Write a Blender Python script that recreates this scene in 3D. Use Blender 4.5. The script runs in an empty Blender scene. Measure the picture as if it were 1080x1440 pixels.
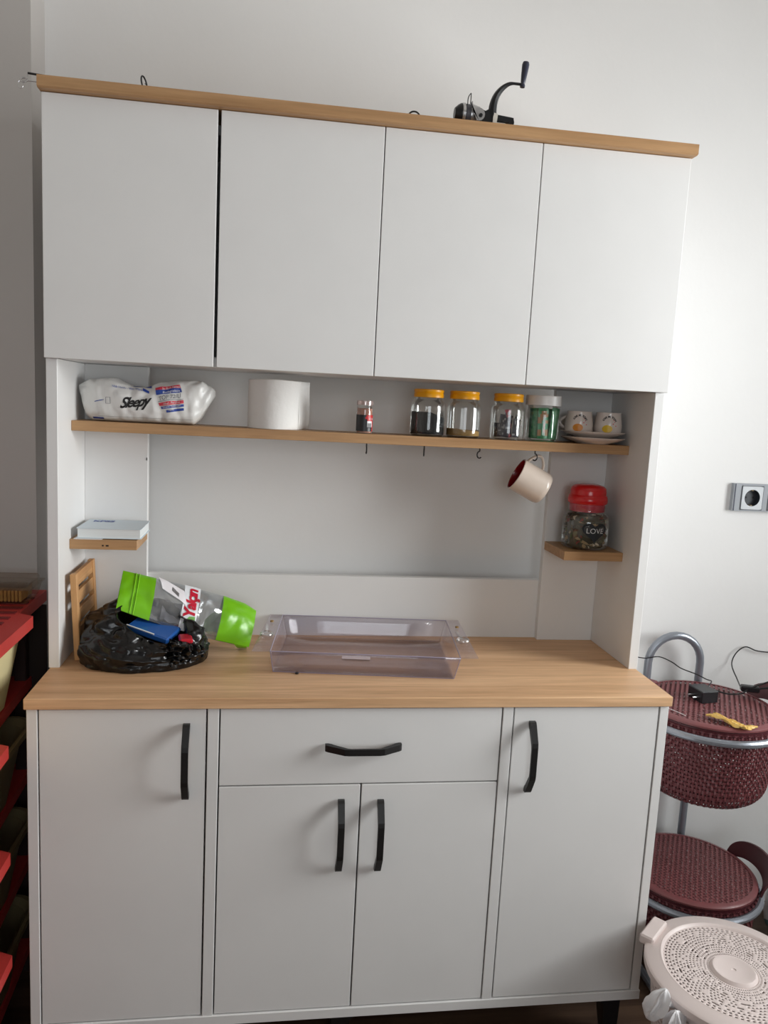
import bpy, bmesh, math, random
from mathutils import Vector, Matrix, noise
random.seed(7)
PI = math.pi
C = bpy.context.scene.collection
sc = bpy.context.scene

# ------------------------------------------------------------------ camera
cam_d = bpy.data.cameras.new('camera'); cam = bpy.data.objects.new('camera', cam_d); C.objects.link(cam)
cam_d.sensor_fit = 'VERTICAL'; cam_d.sensor_height = 24.0; cam_d.lens = 24.0 * 1077.9 / 1440
cam_d.clip_start = 0.05
_r = Vector((0.98942964, -0.1357356, 0.05103751)); _u = Vector((-0.03125019, 0.14410197, 0.98906928)); _f = Vector((0.14160652, 0.9802094, -0.138337))
M = Matrix((_r, _u, -_f)).transposed().to_4x4(); M.translation = Vector((0.41875823, -1.34401691, 1.31629848))
cam.matrix_world = M
sc.camera = cam

# ------------------------------------------------------------------ world, lights, exposure
w = bpy.data.worlds.new('sky'); sc.world = w; w.use_nodes = True
w.node_tree.nodes['Background'].inputs[0].default_value = (0.75, 0.86, 1.0, 1)
w.node_tree.nodes['Background'].inputs[1].default_value = 1.0
WX, WY0, WY1, WZ0, WZ1 = 2.55, -1.05, -0.1, 0.9, 2.05      # window opening in the right wall
def area(name, loc, rot, sx, sy, power, col):
    d = bpy.data.lights.new(name, 'AREA'); d.shape = 'RECTANGLE'; d.size = sx; d.size_y = sy; d.energy = power; d.color = col
    o = bpy.data.objects.new(name, d); C.objects.link(o); o.location = loc; o.rotation_euler = rot
    return o
area('window_daylight', (WX + 0.12, (WY0 + WY1) / 2, (WZ0 + WZ1) / 2), (0, PI / 2, 0), WZ1 - WZ0, WY1 - WY0, 88, (0.98, 0.985, 1.0))
area('fill_light', (0.6, -3.3, 1.5), (PI / 2, 0, 0), 1.3, 1.2, 20, (0.94, 0.96, 1.0))  # added fill light behind the camera, no such source known
sc.view_settings.view_transform = 'Standard'; sc.view_settings.look = 'None'
sc.view_settings.gamma = 1.0; sc.view_settings.use_curve_mapping = False
sc.view_settings.exposure = 0.0
sc.cycles.caustics_reflective = False; sc.cycles.caustics_refractive = False

# ------------------------------------------------------------------ materials
def lin(c): return tuple(((v / 255) / 12.92 if v / 255 <= 0.04045 else ((v / 255 + 0.055) / 1.055) ** 2.4) for v in c)
def mat(name, rgb, rough=0.5, metal=0.0, bump=0.0, bscale=200, var=0.0, vscale=8, coat=0.0, spec=0.5, detail=3, stretch=(1, 1, 1)):
    m = bpy.data.materials.new(name); m.use_nodes = True; nt = m.node_tree; b = nt.nodes['Principled BSDF']
    c = lin(rgb) + (1,)
    b.inputs['Base Color'].default_value = c; b.inputs['Roughness'].default_value = rough; b.inputs['Metallic'].default_value = metal
    b.inputs['Coat Weight'].default_value = coat; b.inputs['Specular IOR Level'].default_value = spec
    tc = nt.nodes.new('ShaderNodeTexCoord'); mp = nt.nodes.new('ShaderNodeMapping'); mp.inputs['Scale'].default_value = stretch
    nt.links.new(tc.outputs['Object'], mp.inputs['Vector'])
    n = nt.nodes.new('ShaderNodeTexNoise'); n.inputs['Scale'].default_value = vscale; n.inputs['Detail'].default_value = detail
    nt.links.new(mp.outputs[0], n.inputs['Vector'])
    rp = nt.nodes.new('ShaderNodeMapRange'); rp.inputs['From Min'].default_value = 0.3; rp.inputs['From Max'].default_value = 0.7
    rp.inputs['To Min'].default_value = 1 - max(var, 0.015); rp.inputs['To Max'].default_value = 1 + max(var, 0.015)
    mx = nt.nodes.new('ShaderNodeMixRGB'); mx.blend_type = 'MULTIPLY'; mx.inputs[0].default_value = 1; mx.inputs[1].default_value = c
    nt.links.new(n.outputs[0], rp.inputs[0]); nt.links.new(rp.outputs[0], mx.inputs[2]); nt.links.new(mx.outputs[0], b.inputs['Base Color'])
    if bump:
        n2 = nt.nodes.new('ShaderNodeTexNoise'); n2.inputs['Scale'].default_value = bscale; n2.inputs['Detail'].default_value = 4
        nt.links.new(mp.outputs[0], n2.inputs['Vector'])
        bp = nt.nodes.new('ShaderNodeBump'); bp.inputs['Strength'].default_value = bump; bp.inputs['Distance'].default_value = 0.002
        nt.links.new(n2.outputs[0], bp.inputs['Height']); nt.links.new(bp.outputs[0], b.inputs['Normal'])
    return m
def wood(name, a, b_, axis=0, rough=0.45, fine=1.0):
    m = bpy.data.materials.new(name); m.use_nodes = True; nt = m.node_tree; b = nt.nodes['Principled BSDF']
    b.inputs['Roughness'].default_value = rough; b.inputs['Specular IOR Level'].default_value = 0.35
    tc = nt.nodes.new('ShaderNodeTexCoord'); mp = nt.nodes.new('ShaderNodeMapping')
    s = [28 * fine] * 3; s[axis] = 1.6 * fine; mp.inputs['Scale'].default_value = s
    nt.links.new(tc.outputs['Object'], mp.inputs['Vector'])
    n = nt.nodes.new('ShaderNodeTexNoise'); n.inputs['Scale'].default_value = 1.0; n.inputs['Detail'].default_value = 6; n.inputs['Roughness'].default_value = 0.6
    n.inputs['Distortion'].default_value = 0.6
    nt.links.new(mp.outputs[0], n.inputs['Vector'])
    n3 = nt.nodes.new('ShaderNodeTexNoise'); n3.inputs['Scale'].default_value = 7; n3.inputs['Detail'].default_value = 5
    nt.links.new(mp.outputs[0], n3.inputs['Vector'])
    cr = nt.nodes.new('ShaderNodeValToRGB'); cr.color_ramp.elements[0].position = 0.32; cr.color_ramp.elements[1].position = 0.66
    cr.color_ramp.elements[0].color = lin(a) + (1,); cr.color_ramp.elements[1].color = lin(b_) + (1,)
    nt.links.new(n.outputs[0], cr.inputs[0])
    rp = nt.nodes.new('ShaderNodeMapRange'); rp.inputs['From Min'].default_value = 0.3; rp.inputs['From Max'].default_value = 0.7
    rp.inputs['To Min'].default_value = 0.9; rp.inputs['To Max'].default_value = 1.07
    mx = nt.nodes.new('ShaderNodeMixRGB'); mx.blend_type = 'MULTIPLY'; mx.inputs[0].default_value = 1
    nt.links.new(n3.outputs[0], rp.inputs[0]); nt.links.new(cr.outputs[0], mx.inputs[1]); nt.links.new(rp.outputs[0], mx.inputs[2])
    nt.links.new(mx.outputs[0], b.inputs['Base Color'])
    return m
def clear(name, tint=(1, 1, 1), refl=0.12, rough=0.04, body=0.0, bodycol=(255, 255, 255), fres=0.55):
    """thin clear sheet: transparent + fresnel gloss + a little milky body"""
    m = bpy.data.materials.new(name); m.use_nodes = True; nt = m.node_tree; nt.nodes.clear()
    out = nt.nodes.new('ShaderNodeOutputMaterial'); tr = nt.nodes.new('ShaderNodeBsdfTransparent'); tr.inputs[0].default_value = tint + (1,)
    gl = nt.nodes.new('ShaderNodeBsdfGlossy'); gl.inputs['Roughness'].default_value = rough; gl.inputs['Color'].default_value = (1, 1, 1, 1)
    df = nt.nodes.new('ShaderNodeBsdfDiffuse'); df.inputs[0].default_value = lin(bodycol) + (1,)
    lw = nt.nodes.new('ShaderNodeLayerWeight'); lw.inputs[0].default_value = 0.35
    ad = nt.nodes.new('ShaderNodeMath'); ad.operation = 'MULTIPLY_ADD'; ad.inputs[1].default_value = fres; ad.inputs[2].default_value = refl * 0.5
    nt.links.new(lw.outputs['Fresnel'], ad.inputs[0])
    m1 = nt.nodes.new('ShaderNodeMixShader'); m1.inputs[0].default_value = body; nt.links.new(tr.outputs[0], m1.inputs[1]); nt.links.new(df.outputs[0], m1.inputs[2])
    m2 = nt.nodes.new('ShaderNodeMixShader'); nt.links.new(ad.outputs[0], m2.inputs[0]); nt.links.new(m1.outputs[0], m2.inputs[1]); nt.links.new(gl.outputs[0], m2.inputs[2])
    nt.links.new(m2.outputs[0], out.inputs[0])
    return m
W_ = mat('white_laminate', (229, 228, 227), 0.42, bump=0.05, bscale=900, spec=0.3)
WALL = mat('wall_paint', (234, 233, 232), 0.85, bump=0.15, bscale=60, var=0.02, vscale=3, spec=0.2)
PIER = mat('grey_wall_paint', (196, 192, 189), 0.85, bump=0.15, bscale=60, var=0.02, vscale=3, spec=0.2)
ROOMW = mat('far_wall_paint', (212, 206, 200), 0.9, spec=0.2)
CEIL = mat('ceiling_paint', (216, 210, 202), 0.9, spec=0.2)
FLOOR = wood('brown_floor', (66, 48, 38), (98, 76, 60), 0, 0.5)
OAK = wood('light_oak', (196, 152, 112), (232, 190, 148), 0)
OAKE = wood('oak_edge', (166, 126, 86), (192, 152, 110), 0)
BAM = wood('bamboo', (176, 124, 74), (206, 156, 102), 1, 0.5)
BAMV = wood('bamboo_upright', (184, 134, 84), (212, 164, 112), 2, 0.5)
BLK = mat('black_metal', (22, 21, 22), 0.42)
BLKP = mat('black_plastic', (20, 21, 25), 0.3)
DARK = mat('dark_gap', (16, 15, 15), 0.8)
STEEL = mat('silver_metal', (205, 205, 207), 0.25, 0.85)
TUBE = mat('grey_painted_tube', (150, 155, 164), 0.3, 0.55)
MAR = mat('maroon_plastic', (126, 72, 74), 0.38, var=0.08, vscale=20)
MARD = mat('dark_maroon_plastic', (82, 36, 42), 0.35)
MARW = mat('deep_maroon_plastic', (106, 54, 58), 0.4, var=0.1, vscale=20)
OFFW = mat('off_white_plastic', (224, 210, 206), 0.4, var=0.02)
PAPER = mat('tissue_paper', (238, 236, 233), 0.95, bump=0.5, bscale=70, spec=0.1)
YEL = mat('yellow_plastic', (242, 168, 10), 0.35)
WHT = mat('white_plastic', (232, 230, 228), 0.35)
CER = mat('glazed_ceramic', (228, 216, 208), 0.2, coat=0.4)
CREAM = mat('cream_ceramic', (232, 216, 202), 0.25, coat=0.3)
DRED = mat('dark_red_glaze', (140, 14, 26), 0.25, coat=0.3)
RED = mat('red_plastic', (205, 20, 26), 0.25, coat=0.3)
PINK = mat('pink_red_plastic', (208, 48, 70), 0.35)
GREEN = mat('lime_film', (116, 186, 22), 0.3, var=0.06, vscale=14, bump=0.25, bscale=40)
BAG = mat('black_bin_liner', (7, 7, 9), 0.24, bump=0.6, bscale=45)
FOILW = mat('white_film', (228, 227, 224), 0.32, var=0.03, vscale=20, bump=0.25, bscale=50)
BLUE = mat('blue_print', (42, 72, 158), 0.4)
REDP = mat('red_print', (216, 62, 80), 0.4)
INK = mat('black_ink', (22, 20, 22), 0.5)
GINK = mat('grey_ink', (120, 122, 128), 0.5)
WINK = mat('white_ink', (236, 236, 238), 0.5)
REDI = mat('crimson_ink', (198, 22, 52), 0.4)
GRNI = mat('green_ink', (120, 176, 90), 0.4)
GLASS = clear('clear_glass', (0.97, 0.98, 0.97), 0.1)
ACR = clear('clear_acrylic', (0.93, 0.915, 0.94), 0.03, 0.08, 0.05, (206, 192, 206), 0.25)
FILM = clear('clear_film', (0.86, 0.88, 0.9), 0.3, 0.12, 0.14, (190, 196, 204))
CLAM = clear('clear_tray_plastic', (0.93, 0.9, 0.86), 0.04, 0.15, 0.10, (120, 100, 84), fres=0.3)
RACK = mat('red_painted_board', (184, 56, 52), 0.45, var=0.05)
POST = mat('dark_brown_post', (40, 24, 22), 0.6)
RACKD = mat('dark_red_board', (110, 26, 28), 0.5)
BIN = mat('cream_plastic', (222, 208, 160), 0.5, var=0.05, vscale=6)

# ------------------------------------------------------------------ geometry helpers
def origin(o):
    v = Vector((0, 0, 0))
    while o: v += o.location; o = o.parent
    return v
class G:
    def __init__(s): s.v = []; s.f = []; s.m = []
    def add(s, vs, fs, mi=0):
        b = len(s.v); s.v += [Vector(p) for p in vs]; s.f += [tuple(i + b for i in f) for f in fs]; s.m += [mi] * len(fs); return s
    def box(s, x0, x1, y0, y1, z0, z1, mi=0, bev=0.0, mtx=None):
        bm = bmesh.new(); bmesh.ops.create_cube(bm, size=1)
        for v in bm.verts: v.co = Vector(((x0 + x1) / 2 + v.co.x * (x1 - x0), (y0 + y1) / 2 + v.co.y * (y1 - y0), (z0 + z1) / 2 + v.co.z * (z1 - z0)))
        if bev: bmesh.ops.bevel(bm, geom=bm.edges[:], offset=bev, segments=1, affect='EDGES')
        bm.verts.index_update()
        vs = [(mtx @ v.co) if mtx else v.co.copy() for v in bm.verts]
        s.add(vs, [tuple(v.index for v in f.verts) for f in bm.faces], mi); bm.free(); return s
    def lathe(s, prof, c=(0, 0, 0), seg=32, mi=0, mtx=None, fn=None, a0=0, a1=2 * PI):
        full = abs(a1 - a0 - 2 * PI) < 1e-6; n = seg if full else seg + 1; vs = []; fs = []
        for r, z in prof:
            for i in range(n):
                a = a0 + (a1 - a0) * i / seg; p = Vector((r * math.cos(a), r * math.sin(a), z))
                if fn: p = fn(p, a)
                if mtx: p = mtx @ p
                vs.append(p + Vector(c))
        for k in range(len(prof) - 1):
            for i in range(seg):
                j = (i + 1) % n
                fs.append((k * n + i, k * n + j, (k + 1) * n + j, (k + 1) * n + i))
        s.add(vs, fs, mi); return s
    def tube(s, pts, r, seg=10, mi=0, closed=False, flat=1.0, up=None):
        pts = [Vector(p) for p in pts]; n = len(pts); rr = r if isinstance(r, (list, tuple)) else [r] * n
        vs = []; prev = None
        for i, p in enumerate(pts):
            t = (pts[(i + 1) % n] - pts[i - 1]) if closed else (pts[min(i + 1, n - 1)] - pts[max(i - 1, 0)])
            t.normalize()
            if up: x = Vector(up).cross(t); x.normalize()
            else:
                ref = prev if prev is not None else (Vector((0, 0, 1)) if abs(t.z) < 0.9 else Vector((1, 0, 0)))
                x = ref - t * ref.dot(t); x.normalize(); prev = x
            y = t.cross(x)
            for k in range(seg):
                a = 2 * PI * k / seg; vs.append(p + x * (math.cos(a) * rr[i]) + y * (math.sin(a) * rr[i] * flat))
        fs = []
        for i in range(n if closed else n - 1):
            for k in range(seg):
                a, b = i * seg, ((i + 1) % n) * seg; fs.append((a + k, a + (k + 1) % seg, b + (k + 1) % seg, b + k))
        if not closed: fs += [tuple(range(seg - 1, -1, -1)), tuple((n - 1) * seg + k for k in range(seg))]
        s.add(vs, fs, mi); return s
    def grid(s, fn, nu, nv, mi=0, wu=False, skip=None, mif=None):
        vs = [fn(i / nu, j / nv) for i in range(nu + (0 if wu else 1)) for j in range(nv + 1)]
        b = len(s.v); s.v += [Vector(p) for p in vs]; n = nv + 1; U = nu if wu else nu + 1
        for i in range(nu):
            for j in range(nv):
                if skip and skip(i, j): continue
                i2 = (i + 1) % U
                s.f.append((b + i * n + j, b + i2 * n + j, b + i2 * n + j + 1, b + i * n + j + 1)); s.m.append(mif(i, j) if mif else mi)
        return s
    def prism(s, poly, y0, y1, mi=0, axes='xzy'):
        n = len(poly); vs = []
        for d in (y0, y1):
            for a, b in poly:
                q = {axes[0]: a, axes[1]: b, axes[2]: d}; vs.append(Vector((q['x'], q['y'], q['z'])))
        s.add(vs, [tuple(range(n)), tuple(range(2 * n - 1, n - 1, -1))] + [(i, (i + 1) % n, n + (i + 1) % n, n + i) for i in range(n)], mi); return s
    def build(s, name, mats, parent=None, smooth=35, top=None, solid=0.0, sub=0):
        me = bpy.data.meshes.new(name); o0 = origin(parent) if parent else Vector(top or (0, 0, 0))
        me.from_pydata([tuple(v - o0) for v in s.v], [], s.f)
        for m in (mats if isinstance(mats, (list, tuple)) else [mats]): me.materials.append(m)
        me.polygons.foreach_set('material_index', s.m)
        bm = bmesh.new(); bm.from_mesh(me); bmesh.ops.recalc_face_normals(bm, faces=bm.faces[:]); bm.to_mesh(me); bm.free()
        me.update()
        if smooth:
            me.polygons.foreach_set('use_smooth', [True] * len(me.polygons)); me.set_sharp_from_angle(angle=math.radians(smooth))
        o = bpy.data.objects.new(name, me); C.objects.link(o)
        if parent: o.parent = parent
        else: o.location = o0
        if solid:
            md = o.modifiers.new('thickness', 'SOLIDIFY'); md.thickness = solid; md.offset = 0
        if sub:
            md = o.modifiers.new('smooth', 'SUBSURF'); md.levels = sub; md.render_levels = sub
        return o
def tag(o, label, cat, group=None, kind=None):
    if label: o['label'] = label
    if cat: o['category'] = cat
    if group: o['group'] = group
    if kind: o['kind'] = kind
    return o
def thing(name, label, cat, loc=(0, 0, 0), group=None, rz=0):
    o = bpy.data.objects.new(name, None); C.objects.link(o); o.location = loc; o.rotation_euler = (0, 0, rz); o.empty_display_size = 0.05
    return tag(o, label, cat, group)
def copy_tree(o, parent=None):
    c = o.copy(); C.objects.link(c); c.parent = parent
    for ch in [x for x in bpy.data.objects if x.parent == o]: copy_tree(ch, c)
    return c
def struct(name, g, m): 
    o = g.build(name, m, None, smooth=0); o['kind'] = 'structure'; return o
def stuff(o): o['kind'] = 'stuff'; return o
_dg = None
def text_geo(s, size, shear=0.0, bold=0.0, space=1.0):
    """letters as flat 2D triangles, centred on (0,0)"""
    cu = bpy.data.curves.new('lettering', 'FONT'); cu.body = s; cu.size = size; cu.shear = shear; cu.offset = bold; cu.space_character = space
    cu.align_x = 'CENTER'; cu.align_y = 'CENTER'; cu.resolution_u = 3
    o = bpy.data.objects.new('lettering', cu); C.objects.link(o)
    bpy.context.view_layer.update(); e = o.evaluated_get(bpy.context.evaluated_depsgraph_get()); me = e.to_mesh()
    vs = [(v.co.x, v.co.y) for v in me.vertices]; fs = [tuple(p.vertices) for p in me.polygons]
    e.to_mesh_clear(); bpy.data.objects.remove(o); bpy.data.curves.remove(cu)
    return vs, fs
def put_text(g, s, size, fn, mi=0, **k):
    vs, fs = text_geo(s, size, **k); g.add([fn(x, y) for x, y in vs], fs, mi)
def arc(cx, cz, r, a0, a1, n): return [(cx + r * math.cos(a0 + (a1 - a0) * i / n), cz + r * math.sin(a0 + (a1 - a0) * i / n)) for i in range(n + 1)]
def smoothpath(pts, n=6):
    """Catmull-Rom through the points"""
    P = [Vector(p) for p in pts]; P = [P[0] * 2 - P[1]] + P + [P[-1] * 2 - P[-2]]; out = []
    for i in range(1, len(P) - 2):
        for k in range(n):
            t = k / n; a, b, c, d = P[i - 1], P[i], P[i + 1], P[i + 2]
            out.append(0.5 * ((2 * b) + (c - a) * t + (2 * a - 5 * b + 4 * c - d) * t * t + (3 * b - a - 3 * c + d) * t ** 3))
    out.append(P[-2]); return out
def nz(p, s): return noise.noise(Vector(p) * s)

# ------------------------------------------------------------------ the room
YW = 0.455; XL, XR, YB, ZC = -1.3, WX, -3.2, 2.75
struct('floor', G().box(XL - .1, XR + .1, YB - .1, YW + .1, -0.08, 0), FLOOR)
struct('ceiling', G().box(XL - .1, XR + .1, YB - .1, YW + .1, ZC, ZC + .08), CEIL)
struct('wall_back', G().box(-0.084, XR + .1, YW, YW + .1, 0, ZC), WALL)
struct('wall_left', G().box(XL, -0.084, 0.362, YW + .1, 0, ZC), PIER)          # pier standing forward of the back wall
struct('wall_far_left', G().box(XL - .1, XL, YB - .1, YW + .1, 0, ZC), ROOMW)
struct('wall_front', G().box(XL, 0.0, YB - .1, YB, 0, ZC).box(1.2, XR, YB - .1, YB, 0, ZC).box(0, 1.2, YB - .1, YB, 0, .9).box(0, 1.2, YB - .1, YB, 2.1, ZC), ROOMW)
struct('wall_right', G().box(XR, XR + .1, YB, WY0, 0, ZC).box(XR, XR + .1, WY1, YW, 0, ZC).box(XR, XR + .1, WY0, WY1, 0, WZ0).box(XR, XR + .1, WY0, WY1, WZ1, ZC), WALL)
def window(name, g1, g2):
    r = bpy.data.objects.new(name, None); C.objects.link(r); r['kind'] = 'structure'
    g1.build('window_frame', WHT, r); g2.build('pane', GLASS, r, smooth=0)
ym = (WY0 + WY1) / 2
window('window_1', G().box(XR, XR + .05, WY0, WY0 + .05, WZ0, WZ1).box(XR, XR + .05, WY1 - .05, WY1, WZ0, WZ1).box(XR, XR + .05, WY0, WY1, WZ0, WZ0 + .05)
       .box(XR, XR + .05, WY0, WY1, WZ1 - .05, WZ1), G().box(XR + .02, XR + .024, WY0 + .05, WY1 - .05, WZ0 + .05, WZ1 - .05))
window('fill_window', G().box(0, .05, YB - .05, YB, .9, 2.1).box(1.15, 1.2, YB - .05, YB, .9, 2.1).box(0, 1.2, YB - .05, YB, .9, .95).box(0, 1.2, YB - .05, YB, 2.05, 2.1),
       G().box(.05, 1.15, YB - .03, YB - .026, .95, 2.05))  # unseen window, added as the opening for the fill light

# ------------------------------------------------------------------ base cabinet
ZT = 0.78; ZB = 0.1414; TH = 0.0185
base = thing('base_cabinet', 'white base cabinet with black handles and legs under the oak worktop', 'cabinet', (0.6, 0.19, 0))
B = 0.0008
G().box(0.001, 0.019, 0.002, 0.385, ZB, 0.7595, bev=B).build('side_panel', W_, base)
G().box(1.181, 1.199, 0.002, 0.385, ZB, 0.7595, bev=B).build('side_panel', W_, base)
G().box(0.3115, 0.3315, 0.002, 0.38, ZB, 0.7595, bev=B).build('divider_panel', W_, base)
G().box(0.8628, 0.8828, 0.002, 0.38, ZB, 0.7595, bev=B).build('divider_panel', W_, base)
G().box(-0.001, 1.201, 0.0, 0.385, ZB - .02, ZB, bev=B).build('bottom_panel', W_, base)
G().box(0.019, 1.181, 0.375, 0.383, ZB, 0.7595).build('back_panel', W_, base)
G().box(0.019, 1.181, 0.03, 0.37, 0.742, 0.7585).build('top_rail', W_, base)
G().box(0.332, 0.8625, 0.03, 0.37, 0.598, 0.612).build('drawer_rail', W_, base)
def handle(parent, cx, cz, L=0.143, vert=True):
    pts = [(-L / 2, 0.001), (-L / 2, -0.006), (-L / 2 + .004, -0.0095), (-L * .26, -0.026), (-L * .2, -0.0275), (L * .2, -0.0275), (L * .26, -0.026), (L / 2 - .004, -0.0095), (L / 2, -0.006), (L / 2, 0.001)]
    inn = [(p[0] * (1 - .036 / L * 2 * .35), p[1] + .004) if abs(p[1]) > .005 else (p[0] - math.copysign(.006, p[0]), p[1] + 0.0) for p in pts]
    g = G(); hw = 0.0062
    for i in range(len(pts) - 1):
        q = [pts[i], pts[i + 1], inn[i + 1], inn[i]]; vs = []
        for d in (-hw, hw):
            for a, b in q:
                vs.append((cx + d, b, cz + a) if vert else (cx + a, b, cz + d))
        g.add(vs, [(0, 1, 2, 3), (7, 6, 5, 4), (0, 4, 5, 1), (1, 5, 6, 2), (2, 6, 7, 3), (3, 7, 4, 0)])
    h = g.build('handle', BLK, parent, smooth=0); h['label'] = 'black bow handle'
    return h
def front(name, x0, x1, z0, z1, hx, hz, vert=True):
    d = G().box(x0, x1, 0.003, 0.021, z0, z1, bev=0.0008).build(name, W_, base); handle(d, hx, hz, vert=vert); return d
front('door', 0.0215, 0.3085, 0.1435, 0.757, 0.2748, 0.660)
front('drawer', 0.3342, 0.8605, 0.6095, 0.757, 0.597, 0.684, False)
front('door', 0.3342, 0.5952, 0.1435, 0.6065, 0.560, 0.508)
front('door', 0.5982, 0.8605, 0.1435, 0.6065, 0.6348, 0.506)
front('door', 0.8858, 1.1785, 0.1435, 0.757, 0.9206, 0.660)
def leg(x, y, sx):
    g = G(); zt = ZB - .0205
    g.box(min(x, x + sx * .14), max(x, x + sx * .14), y - .02, y + .02, zt - .006, zt)
    prof = [(0.045, zt - .005), (0.03, zt - .018), (0.0205, zt - .035), (0.0185, 0.05), (0.0145, 0.0)]
    n = 4; vs = []
    for r, z in prof:
        cxx = x + sx * r * 0.9 + sx * .004
        for dx, dy in ((-1, -1), (1, -1), (1, 1), (-1, 1)): vs.append((cxx + dx * r * .9, y + dy * min(r, .021) * .9, z))
    fs = [(k * 4 + i, k * 4 + (i + 1) % 4, (k + 1) * 4 + (i + 1) % 4, (k + 1) * 4 + i) for k in range(4) for i in range(4)] + [(16, 17, 18, 19)]
    g.add(vs, fs); g.build('leg', BLK, base, smooth=0)
for x, sx in ((0.02, 1), (1.18, -1), (0.56, 1)):
    for y in (0.05, 0.34): leg(x, y, sx)
wt = G().box(-0.002, 1.202, -0.004, 0.398, 0.76, ZT, bev=0.0012)
wt.m = [0] * len(wt.m)
wtop = wt.build('worktop', OAK, None, top=(0.6, 0.2, 0.76)); tag(wtop, 'light oak worktop lying across the white base cabinet', 'worktop')

# ------------------------------------------------------------------ hutch (upper cabinet)
HU = ZT + 0.5897; HC = ZT + 1.0428
hutch = thing('wall_unit', 'tall white upper cabinet with oak shelves and oak top board', 'cabinet', (0.6, 0.26, ZT))
xa, xb = -0.0037, 1.2037
for a, b in ((xa, 0.0163), (1.1837, xb)): G().box(a, b, 0.1541, 0.3975, ZT, HU - .0002, bev=B).build('side_panel', W_, hutch)
for a, b in ((0.0163, 0.1462), (1.0478, 1.1837)): G().box(a, b, 0.357, 0.375, ZT, HU, bev=B).build('back_strip', W_, hutch)
G().box(0.0163, 1.1837, 0.375, 0.393, ZT, 0.9215, bev=B).build('back_rail', W_, hutch)
G().box(xa, xb, 0.156, 0.396, HU + .0005, HU + .0185).build('cabinet_bottom', W_, hutch)
G().box(.0146, 1.1854, 0.22, 0.3895, HC - .019, HC - .001).build('cabinet_top', W_, hutch)
for a, b in ((xa, 0.0143), (0.591, 0.609), (1.1857, xb)): G().box(a, b, 0.156, 0.39, HU + .0185, HC - (.0005 if a < .1 or a > 1 else .019)).build('inner_panel', W_, hutch)
G().box(xa, xb, 0.39, 0.396, HU + .0185, HC - .019).build('back_panel', W_, hutch)
edges = [(-0.0025, 0.2975), (0.3035, 0.5985), (0.6005, 0.9008), (0.9026, 1.2025)]
for a, b in edges: G().box(a, b, 0.1385, 0.1545, HU, HC - .001, bev=0.0008).build('door', W_, hutch)
G().prism([(0.12, HC + .0022), (0.12, HC + .0195), (0.397, HC + .0195), (0.397, HC), (0.124, HC)], -0.0045, 1.2055, axes='yzx').build('top_board', OAKE, hutch, smooth=0)
ZS = 1.2345
shelf = G().box(0.0165, 1.1835, 0.2486, 0.3565, ZS, ZS + .02, bev=.0006).build('long_shelf', OAKE, hutch)
ls = G().box(0.0165, 0.1465, 0.23, 0.3565, 1.0, 1.0195, bev=.0006)
ls.box(0.0790, 0.0822, 0.2296, 0.231, 1.0065, 1.0095, 1).box(0.0862, 0.0918, 0.2296, 0.231, 1.0065, 1.0095, 1)
ls.build('corner_shelf', [OAKE, INK], hutch)
G().box(1.048, 1.1835, 0.23, 0.3565, 1.0, 1.0195, bev=.0006).build('corner_shelf', OAKE, hutch)
G().box(0.1432, 0.1448, 0.3562, 0.3575, 1.172, 1.178).build('screw_hole', DARK, hutch)
for (hx, hz, ry) in ((0.6074, 1.2135, 1.55), (0.7316, 1.2141, 1.35), (0.8537, 1.2146, 0.15), (0.9779, 1.222, 2.9)):
    pts = [(0, 0, ZS + .002), (0, 0, ZS - .006)]
    for k in range(9):
        a = PI * .55 - PI * 1.25 * k / 8
        pts.append((0.0045 * math.cos(a + PI / 2) - 0.001, 0, ZS - .0145 + 0.0075 * math.sin(a + PI / 2)) if False else (-0.0055 * math.sin(PI * 1.25 * k / 8), 0, ZS - .0145 + 0.0075 * math.cos(PI * 1.25 * k / 8)))
    R_ = Matrix.Rotation(ry, 3, 'Z')
    G().tube([R_ @ Vector(p) + Vector((hx, 0.27, 0)) for p in pts], 0.0015, 6).build('cup_hook', BLK, shelf)

# ------------------------------------------------------------------ jars on the shelf
ZJ = ZS + .02
def glass_jar(name, label, x, y, r=0.0375, h=0.082, neck=0.0305, lidr=0.0320, lid0=0.0825, lid1=0.0995, lidmat=YEL, ribs=True):
    t = thing(name, label, 'jar', (x, y, ZJ), 'jars on the long shelf')
    c = (x, y, ZJ)
    prof = [(0, 0.0035), (r * .85, 0.0025), (r * .93, 0.0005), (r * .985, 0.004), (r, 0.012), (r, h * .76), (r * .985, h * .83), (r * .94, h * .885), (neck * 1.04, h * .94), (neck, h * .96), (neck, h + .010)]
    g = G().lathe(prof, c, 40); g.build('glass_body', GLASS, t, smooth=60)
    if ribs: lp = [(0, lid1), (lidr * .93, lid1), (lidr, lid1 - .0015), (lidr, lid1 - .0055), (lidr * .965, lid1 - .0075), (lidr, lid1 - .0095), (lidr, lid0), (lidr * .9, lid0), (lidr * .9, lid1 - .003), (0, lid1 - .003)]
    else: lp = [(0, lid1), (lidr * .97, lid1), (lidr, lid1 - .0015), (lidr, lid0), (lidr * .95, lid0), (lidr * .95, lid1 - .003), (0, lid1 - .003)]
    G().lathe(lp, c, 40).build('lid', lidmat, t, smooth=30)
    return t, c
SEED = mat('black_seeds', (20, 22, 26), 0.8, bump=1.0, bscale=500, var=0.3, vscale=300)
AMB = mat('tan_granules', (178, 140, 84), 0.8, bump=1.0, bscale=500, var=0.2, vscale=300)
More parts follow.
